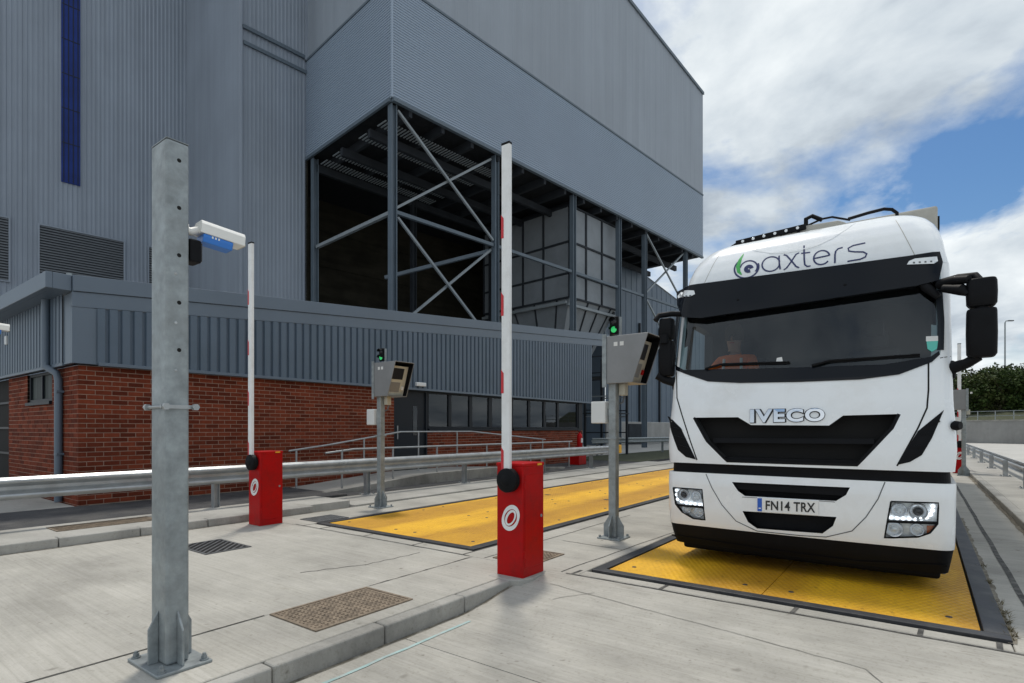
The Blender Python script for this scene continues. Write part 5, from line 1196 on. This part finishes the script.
# --- headlights
def headlight(P, rows, drl, ambp, split):
    h = conform([poly(grow([tp(*p) for p in P], 1.0))], -.05, 0, .04).build('headlight', 'lamp_silver', truck)
    conform([ribbon(dense([tp(*p) for p in P + [P[0]]], 4), .013)], .002, .02, .05).build('bezel', 'black_plastic', h)
    for (x, y, r, m_) in rows:
        c = tp(x, y); yy = yfront(*c)
        MB().lathe([(r * .35, .045), (r * .7, .034), (r, .014), (r * 1.08, .012), (r * 1.12, .02), (r * 1.12, .05)], (c[0], yy, c[1]), (0, 1, 0), 28).build('reflector', 'lamp_bowl', h)
        MB().lathe([(0, .020), (r * .35, .024), (r * .55, .034), (r * .6, .046)], (c[0], yy, c[1]), (0, 1, 0), 24).build('projector', m_, h)
    for (x, y) in drl:
        c = tp(x, y); MB().lathe([(0, .012), (.012, .016), (.018, .03)], (c[0], yfront(*c), c[1]), (0, 1, 0), 12).build('diode', 'drl', h)
    if ambp: conform([ppoly(ambp)], -.03, .01, .03).build('indicator', 'amber', h)
    conform([pth(dense(split, 4), .022)], -.004, .05, .05).build('divider', 'black_plastic', h)
    conform([poly(grow([tp(*p) for p in P], .97))], -.006, 0, .04).build('lens', 'window_clear', h)
glass_mat('window_clear', (0.93, 0.95, 0.96), 1.35)
headlight([(673, 487.5), (702, 489.5), (705, 520), (693, 518.5), (682, 512), (675.5, 504)],
          [(682.5, 495, .062, 'lens_dark'), (695.5, 496.5, .055, 'lamp_lens'), (686, 509, .045, 'lamp_lens'), (698.5, 512, .05, 'lamp_lens')],
          [(675.5, 490.5), (675.5, 495), (676.5, 499.5), (680.5, 502), (685, 502.9), (689.5, 503.6), (694, 504.2), (698.5, 504.8), (702, 505)], None, [(675, 505), (704, 507.5)])
headlight([(891, 501.5), (938.5, 503), (937.5, 524), (930, 533), (918, 537), (884.5, 538)],
          [(899, 510.5, .055, 'lamp_lens'), (918, 512, .068, 'lens_dark'), (894, 529.5, .062, 'lamp_lens'), (917, 530, .05, 'lamp_silver')],
          [(891, 518), (897, 518.6), (903, 519), (909, 519.3), (915, 519.5), (921, 519.3), (926.5, 518), (930.5, 515), (932.5, 511), (933, 506.5)], [(927, 526), (935, 526), (931, 532), (926.5, 534)], [(887, 521.5), (937.5, 523.5)])
# --- mirrors: two-piece head on arms, and the small kerb mirror
def mirror(s):
    m = bpy.data.objects.new('mirror', None); COL.objects.link(m); m.parent = truck; m['label'] = 'black two-piece door mirror'
    xa, xb = (1.37, 1.585) if s > 0 else (1.28, 1.44)
    y0, y1 = (.05, .22) if s > 0 else (.12, .30)
    def shell(z0, z1, name, tap):
        mb = MB(); zz = [z0, z0 + .03, (z0 + z1) / 2, z1 - .03, z1]; sc = [.80, .97, 1, .97, tap]
        vs = []; n = 20
        for z, k in zip(zz, sc):
            for i in range(n):
                a = 2 * math.pi * i / n; ca, sa = math.cos(a), math.sin(a); px_ = math.copysign(abs(ca) ** .45, ca); py_ = math.copysign(abs(sa) ** .6, sa)
                vs.append((s * ((xa + xb) / 2 + px_ * (xb - xa) / 2 * k), (y0 + y1) / 2 + py_ * (y1 - y0) / 2 * k, z))
        fs = [(r * n + i, r * n + (i + 1) % n, (r + 1) * n + (i + 1) % n, (r + 1) * n + i) for r in range(4) for i in range(n)] + [tuple(range(n))[::-1], tuple(4 * n + i for i in range(n))]
        mb.add(vs, fs, True); o = mb.build(name, 'black_plastic', m, .01, 2); return o
    shell(2.555, 2.80, 'upper_head', .88); shell(2.12, 2.54, 'lower_head', .92)
    MB().cyl((s * (xa + xb) / 2, .13, 2.5), (s * (xa + xb) / 2, .13, 2.6), .05).build('neck', 'black_plastic', m)
    MB().tube([(s * 1.22, .30, 2.02), (s * 1.28, .24, 2.05), (s * 1.38, .18, 2.08), (s * 1.46, .14, 2.13)], [.07, .055, .045, .04], 12).build('lower_arm', 'black_plastic', m)
    MB().box((min(s * 1.2, s * 1.31), .22, 1.95), (max(s * 1.2, s * 1.31), .40, 2.12)).build('arm_foot', 'black_plastic', m, .03, 3)
    MB().tube([(s * 1.2, .36, 2.86), (s * 1.32, .24, 2.86), (s * 1.44, .16, 2.84), (s * 1.47, .13, 2.78)], .032, 12).build('upper_arm', 'black_plastic', m)
    if s > 0: MB().tube([(1.20, .30, 2.83), (1.30, .16, 2.82), (1.39, .08, 2.80)], [.05, .042, .035], 12).build('upper_arm', 'black_plastic', m); MB().tube([(1.22, .2, 2.77), (1.34, .1, 2.72), (1.38, .08, 2.67)], [.035, .05, .02], 12).build('kerb_mirror', 'black_plastic', m)
    return m
mirror(1); mirror(-1)
c = tp(948, 425); MB().tube([(1.26, .12, 1.52), (1.30, .10, 1.53), (1.335, .08, 1.53)], [.02, .045, .035], 12).build('side_repeater', 'black_plastic', truck)
MB().tube([tuple((lambda q: (q[0], yfront(*q) - .05, q[1]))(tp(*p))) for p in ((918, 281), (926, 288), (938, 298))], [.02, .045, .03], 10).build('front_mirror', 'black_plastic', truck)
# --- light bar, hose and roof kit
def rp3(x, y, d): p = on_y(x, y, TY + d); return Vector((p.x - TX, p.y - TY, p.z))
A_, B_ = rp3(736, 243.5, 1.0), rp3(806, 226.5, 1.0)
lo = MB().bar(A_, B_, .05, .06).build('light_bar', 'black_plastic', truck, .01, 2)
for k in range(6):
    c = A_ + (B_ - A_) * ((k + .7) / 6.4); MB().lathe([(0, -.004), (.014, -.003), (.017, 0)], (c.x, c.y - .026, c.z), (0, 1, 0), 14).build('spot', 'lamp_lens', lo)
for f in (.1, .5, .9):
    c = A_ + (B_ - A_) * f; MB().bar(c, (c.x, c.y + .05, 3.72), .03).build('bracket', 'black_plastic', lo)
MB().tube([A_ + (A_ - B_) * .45 + Vector((0, .3, -.02)), A_ + Vector((0, .05, .02)), B_ + Vector((.0, .1, .04)), rp3(822, 219, 1.2), rp3(832, 217, 1.3), rp3(850, 220, 1.4)], .012, 8).build('cable', 'black_plastic', truck)
MB().tube([rp3(806, 228, 1.05), rp3(806, 219, 1.05), rp3(812, 216, 1.1), rp3(822, 220, 1.1)], .024, 8).build('horn', 'black_plastic', truck)
MB().tube([rp3(848, 219, 1.7), rp3(868, 213, 1.7), rp3(884, 209, 1.7), rp3(892, 209.5, 1.7), rp3(897, 213, 1.7), rp3(897, 220, 1.7)], .019, 10).build('air_hose', 'black_plastic', truck)
hq = [rp3(*p, 1.02) for p in ((776, 240), (784, 230), (800, 226), (838, 220), (846, 222), (847, 229), (800, 237))]
MB().prism([(q.x, q.z) for q in hq], 'y', 1.02, 1.3).build('roof_hatch', 'truck_grey', truck, .02, 2)
MB().tube([rp3(758, 241, .98), rp3(775, 240.5, .98), rp3(810, 235.5, .98), rp3(848, 229.5, .98)], .014, 8).build('hatch_seal', 'black_plastic', truck)
# --- trailer body behind
MB().box((-1.30, 2.68, 1.1), (1.22, 14.6, 4.33)).build('trailer_body', 'truck_grey', truck, .03, 2)
for x in (-1.29, 1.21): MB().box((min(x, x - .0), 2.72, 4.05), (x + .03, 14.5, 4.2)).build('sheet_rail', 'black_plastic', truck)
for k in range(3): MB().box((1.2, 2.9 + k * .4, 3.75), (1.235, 2.96 + k * .4, 3.95)).build('latch', 'black_plastic', truck)
for x in (-.45, .37): MB().box((x, .6, .55), (x + .08, 14.2, .85)).build('chassis_rail', 'black_plastic', truck)
MB().box((-1.1, .7, .4), (1.1, 2.1, .86)).build('engine_tray', 'black_void', truck)
wh = None
def wheel(x, y, s):
    global wh
    if wh is None:
        ty = MB().lathe([(.27, -.15), (.46, -.15), (.505, -.12), (.515, 0), (.505, .12), (.46, .15), (.27, .15)], (0, 0, 0), (1, 0, 0), 36).mesh('tyre', 'tyre'); ri = MB().lathe([(.0, .05), (.10, .06), (.14, .02), (.22, .0), (.285, .1), (.285, -.1)], (0, 0, 0), (1, 0, 0), 28).mesh('rim', 'lamp_silver'); wh = (ty, ri)
    w = bpy.data.objects.new('wheel', None); COL.objects.link(w); w.parent = truck; w.location = (x, y, .527); w.rotation_euler = (0, 0, 0 if s > 0 else math.pi); link('tyre', wh[0], w); link('rim', wh[1], w)
for y in (1.35, 4.1, 10.6, 11.9, 13.2):
    for s in (-1, 1): wheel(s * 1.03, y, s)
for y in (1.35, 4.1, 10.6, 11.9, 13.2): MB().cyl((-1.0, y, .527), (1.0, y, .527), .07).build('axle', 'black_plastic', truck)
MB().box((-1.25, 1.0, .98), (-.75, 1.9, 1.12)).build('wheel_arch', 'black_plastic', truck, .03, 2); MB().box((.75, 1.0, .98), (1.25, 1.9, 1.12)).build('wheel_arch', 'black_plastic', truck, .03, 2)

# ------------------------------------------------------------------ driver behind the windscreen
def person():
    t = thing('person', 'driver in an orange hi-vis vest seated behind the lorry windscreen', 'person', (TX - .80, TY + 1.02, 1.84))
    V = [(0, 0, 0), (0, .02, .2), (0, .04, .42), (0, .02, .56), (0, -.02, .64), (0, -.05, .74), (0, -.05, .86),
         (.19, .02, .50), (.27, -.16, .28), (.17, -.40, .26), (-.19, .02, .50), (-.29, -.16, .28), (-.17, -.40, .26),
         (.11, -.05, .0), (.13, -.42, .02), (.13, -.46, -.14), (-.11, -.05, 0), (-.13, -.42, .02), (-.13, -.46, -.14), (.12, -.47, .28), (-.12, -.47, .28)]
    E_ = [(0, 1), (1, 2), (2, 3), (3, 4), (4, 5), (5, 6), (2, 7), (7, 8), (8, 9), (9, 19), (2, 10), (10, 11), (11, 12), (12, 20), (0, 13), (13, 14), (14, 15), (0, 16), (16, 17), (17, 18)]
    Rr = [.17, .16, .17, .075, .065, .10, .085, .08, .06, .045, .08, .06, .045, .095, .075, .055, .095, .075, .055, .04, .04]
    me = bpy.data.meshes.new('body'); me.from_pydata(V, E_, []); o = link('body', me, t)
    sk = o.modifiers.new('skin', 'SKIN'); 
    if not me.skin_vertices: me.attributes
    bm = bmesh.new(); bm.from_mesh(me); lay = bm.verts.layers.skin.verify()
    for v, r in zip(bm.verts, Rr): v[lay].radius = (r, r * (.8 if r > .15 else 1))
    bm.verts.ensure_lookup_table(); bm.verts[0][lay].use_root = True; bm.to_mesh(me); bm.free()
    ss = o.modifiers.new('sub', 'SUBSURF'); ss.levels = 2; ss.render_levels = 2
    dg = bpy.context.evaluated_depsgraph_get(); dg.update(); m2 = bpy.data.meshes.new_from_object(o.evaluated_get(dg), depsgraph=dg)
    o.modifiers.clear(); o.data = m2; m2.materials.clear()
    for n in ('hivis', 'skin', 'seat_cloth'): m2.materials.append(MATS[n])
    for p in m2.polygons:
        c = p.center; p.use_smooth = True
        p.material_index = 1 if (c.z > .59 or (c.y < -.38 and c.z > .18)) else (2 if c.z < .08 else 0)
    MB().lathe([(0, .965), (.07, .95), (.105, .88), (.11, .80), (.10, .74)], (0, -.035, 0), (0, 0, 1), 20).build('hair', 'hair', t)
    for s in (-1, 1): MB().tube([(s * .1, -.115, .52), (s * .105, -.13, .40), (s * .1, -.125, .2)], .018, 8).build('reflective_band', 'silver_tape', t); MB().lathe([(0, -.012), (.012, 0)], (s * .035, -.148, .80), (0, 1, 0), 8).build('eye', 'ink_black', t)
    MB().tube([(0, -.14, .79), (0, -.168, .755), (0, -.145, .745)], .012, 8).build('nose', 'skin', t); MB().bar((-.025, -.142, .71), (.025, -.142, .71), .008).build('mouth', 'red_tape', t)
person()

# ================================================================== SMALL THINGS AND THE FAR SIDE
ex = thing('fire_point', 'red fire extinguisher on a red stand at the far end of the brick office', 'fire extinguisher', (-11.4, 19.9, .045))
MB().box((-.25, -.3, 0), (.25, .3, .42)).build('stand', 'red_paint', ex, .02, 2); MB().box((-.06, -.05, .42), (.0, .05, .75)).build('post', 'red_paint', ex); MB().lathe([(0, .62), (.10, .62), (.11, .66), (.11, 1.16), (.08, 1.25), (.035, 1.29), (.035, 1.34)], (.11, 0, 0), n=20).build('cylinder', 'red_paint', ex)
MB().box((.205, -.06, .9), (.225, .06, 1.08)).build('paper_label', 'paper', ex); MB().tube([(.11, 0, 1.34), (.11, .1, 1.36), (.13, .18, 1.1), (.13, .17, .85)], .016, 8).build('hose', 'black_plastic', ex); MB().bar((.11, -.08, 1.36), (.11, .06, 1.38), .03).build('handle', 'black_plastic', ex)
gr = tag(MB().box((-14.2, 23.2, -.045), (-10.12, 40, .055)).build('grass_strip', 'grass'), 'strip of rough grass beyond the far end of the office', 'grass', kind='stuff')

# retaining wall, parapet rail, road on the right
def wpt(x, dist, z=0.0): r = ray(x, 429); return Vector((EYEP + r * dist).to_tuple()[:2] + (z,))
wa, wb = wpt(930, 66), wpt(1240, 44)
rw = thing('retaining_wall', 'grey concrete retaining wall below the trees at the right', 'wall', wa); dv = (wb - wa)
MB().bar((0, 0, 1.15), (dv.x, dv.y, 1.15), .5, 2.4).build('wall', 'wall_grey', rw); MB().bar((0, 0, 2.42), (dv.x, dv.y, 2.42), .6, .12).build('coping', 'kerb_stone', rw)
pr = thing('parapet_rail', 'grey metal parapet rail on top of the retaining wall', 'railing', wa + Vector((0, 0, 2.48)))
for z in (.45, .95): MB().bar((0, 0, z), (dv.x, dv.y, z), .07).build('rail', 'galv', pr)
for i in range(15): MB().bar((dv.x * i / 14, dv.y * i / 14, 0), (dv.x * i / 14, dv.y * i / 14, 1.0), .08).build('post', 'galv', pr)
wall2 = thing('boundary_wall', 'low concrete wall stub near the far barrier at the right', 'wall', wpt(1100, 30))
MB().box((0, 0, 0), (.3, 6, .9)).build('wall', 'wall_grey', wall2)
lp = thing('street_lamp', 'tall slim grey street lamp rising above the trees', 'street lamp', wpt(1005, 92, 1.5))
H_ = 108 / FPX * 92
MB().tube([(0, 0, 0), (0, 0, 4), (0, 0, H_ - .3)], [.16, .13, .10], 12).build('column', 'galv', lp)
a_ = RT; MB().tube([Vector((0, 0, H_ - .3)), Vector((0, 0, H_)) + a_ * .15, Vector((0, 0, H_ + .05)) + a_ * .6], .09, 10).build('arm', 'galv', lp); hd = Vector((0, 0, H_ + .05)) + a_ * .9
MB().bar(hd - a_ * .45, hd + a_ * .45, .4, .18).build('lantern', 'cable_grey', lp, .03, 2)

def crown_mesh(seed, m, n_clump=46, leaves=70):
    rnd = random.Random(seed); mb = MB()
    for _ in range(n_clump):
        while True:
            c = Vector((rnd.uniform(-1, 1), rnd.uniform(-1, 1), rnd.uniform(-1, 1)))
            if .25 < c.length < 1: break
        c = Vector((c.x * 2.5, c.y * 2.5, 4.3 + c.z * 2.9)); rr = rnd.uniform(.45, 1.0)
        for _ in range(leaves):
            d = Vector((rnd.gauss(0, 1), rnd.gauss(0, 1), rnd.gauss(0, .8))).normalized() * rr * rnd.uniform(.55, 1.05); p = c + d; s = rnd.uniform(.10, .2)
            a = Vector((rnd.gauss(0, 1), rnd.gauss(0, 1), rnd.gauss(0, 1))).normalized(); b = a.cross(d).normalized() if d.length else Vector((1, 0, 0))
            mb.add([p - a * s, p + b * s * .6, p + a * s, p - b * s * .6], [(0, 1, 2, 3)])
    return mb.mesh('crown', m)
crowns = [crown_mesh(1, 'leaf'), crown_mesh(2, 'leaf_olive'), crown_mesh(3, 'leaf')]
tm = MB().tube([(0, 0, 0), (.05, 0, 1.2), (0, .08, 2.6), (.1, 0, 4.6)], [.22, .17, .13, .05], 10)
for k in range(7):
    a = k * 2.4; tm.tube([(.02, .04, 1.8 + .3 * k), (.6 * math.cos(a), .6 * math.sin(a), 2.7 + .35 * k), (1.5 * math.cos(a), 1.5 * math.sin(a), 3.5 + .4 * k)], [.07, .05, .02], 6)
trunk = tm.mesh('trunk', 'bark')
places = [(930, 72, 1.15), (948, 74, 1.25), (962, 70, 1.0), (972, 76, 1.2), (984, 70, 1.12), (996, 74, 1.28), (1008, 68, 1.1), (1018, 72, 1.24), (1030, 67, 1.15), (1046, 66, 1.2), (1068, 62, 1.1), (1095, 60, 1.15), (978, 84, 1.35), (1003, 86, 1.35), (1028, 84, 1.4)]
ordn = ['first', 'second', 'third', 'fourth', 'fifth', 'sixth', 'seventh', 'eighth', 'ninth', 'tenth', 'eleventh', 'twelfth']
fr_ = 0
for i, (x, d, s) in enumerate(places):
    if i < 12: lab = 'dense green tree above the retaining wall, %s from the left in its front row' % ordn[i]
    else: lab = 'tall tree of the rear row above the retaining wall, %s from the left' % ordn[i - 12]
    t = thing('broadleaf_tree', lab, 'tree', wpt(x, d, .2), random.uniform(0, 6), 'trees above the retaining wall'); t.scale = (s * 1.0, s * 1.0, s * 1.1)
    link('trunk', trunk, t); link('crown', crowns[i % 3], t)
bank = MB(); q0, q1 = wpt(900, 69), wpt(1260, 47)
dd = (q1 - q0).normalized(); nn = Vector((-dd.y, dd.x, 0))
bank.add([(*q0[:2], 2.2), (*q1[:2], 2.2), (*(q1 + nn * 14)[:2], 4.6), (*(q0 + nn * 14)[:2], 4.6)], [(0, 1, 2, 3)])
tag(bank.build('hillside', 'grass'), kind='structure')
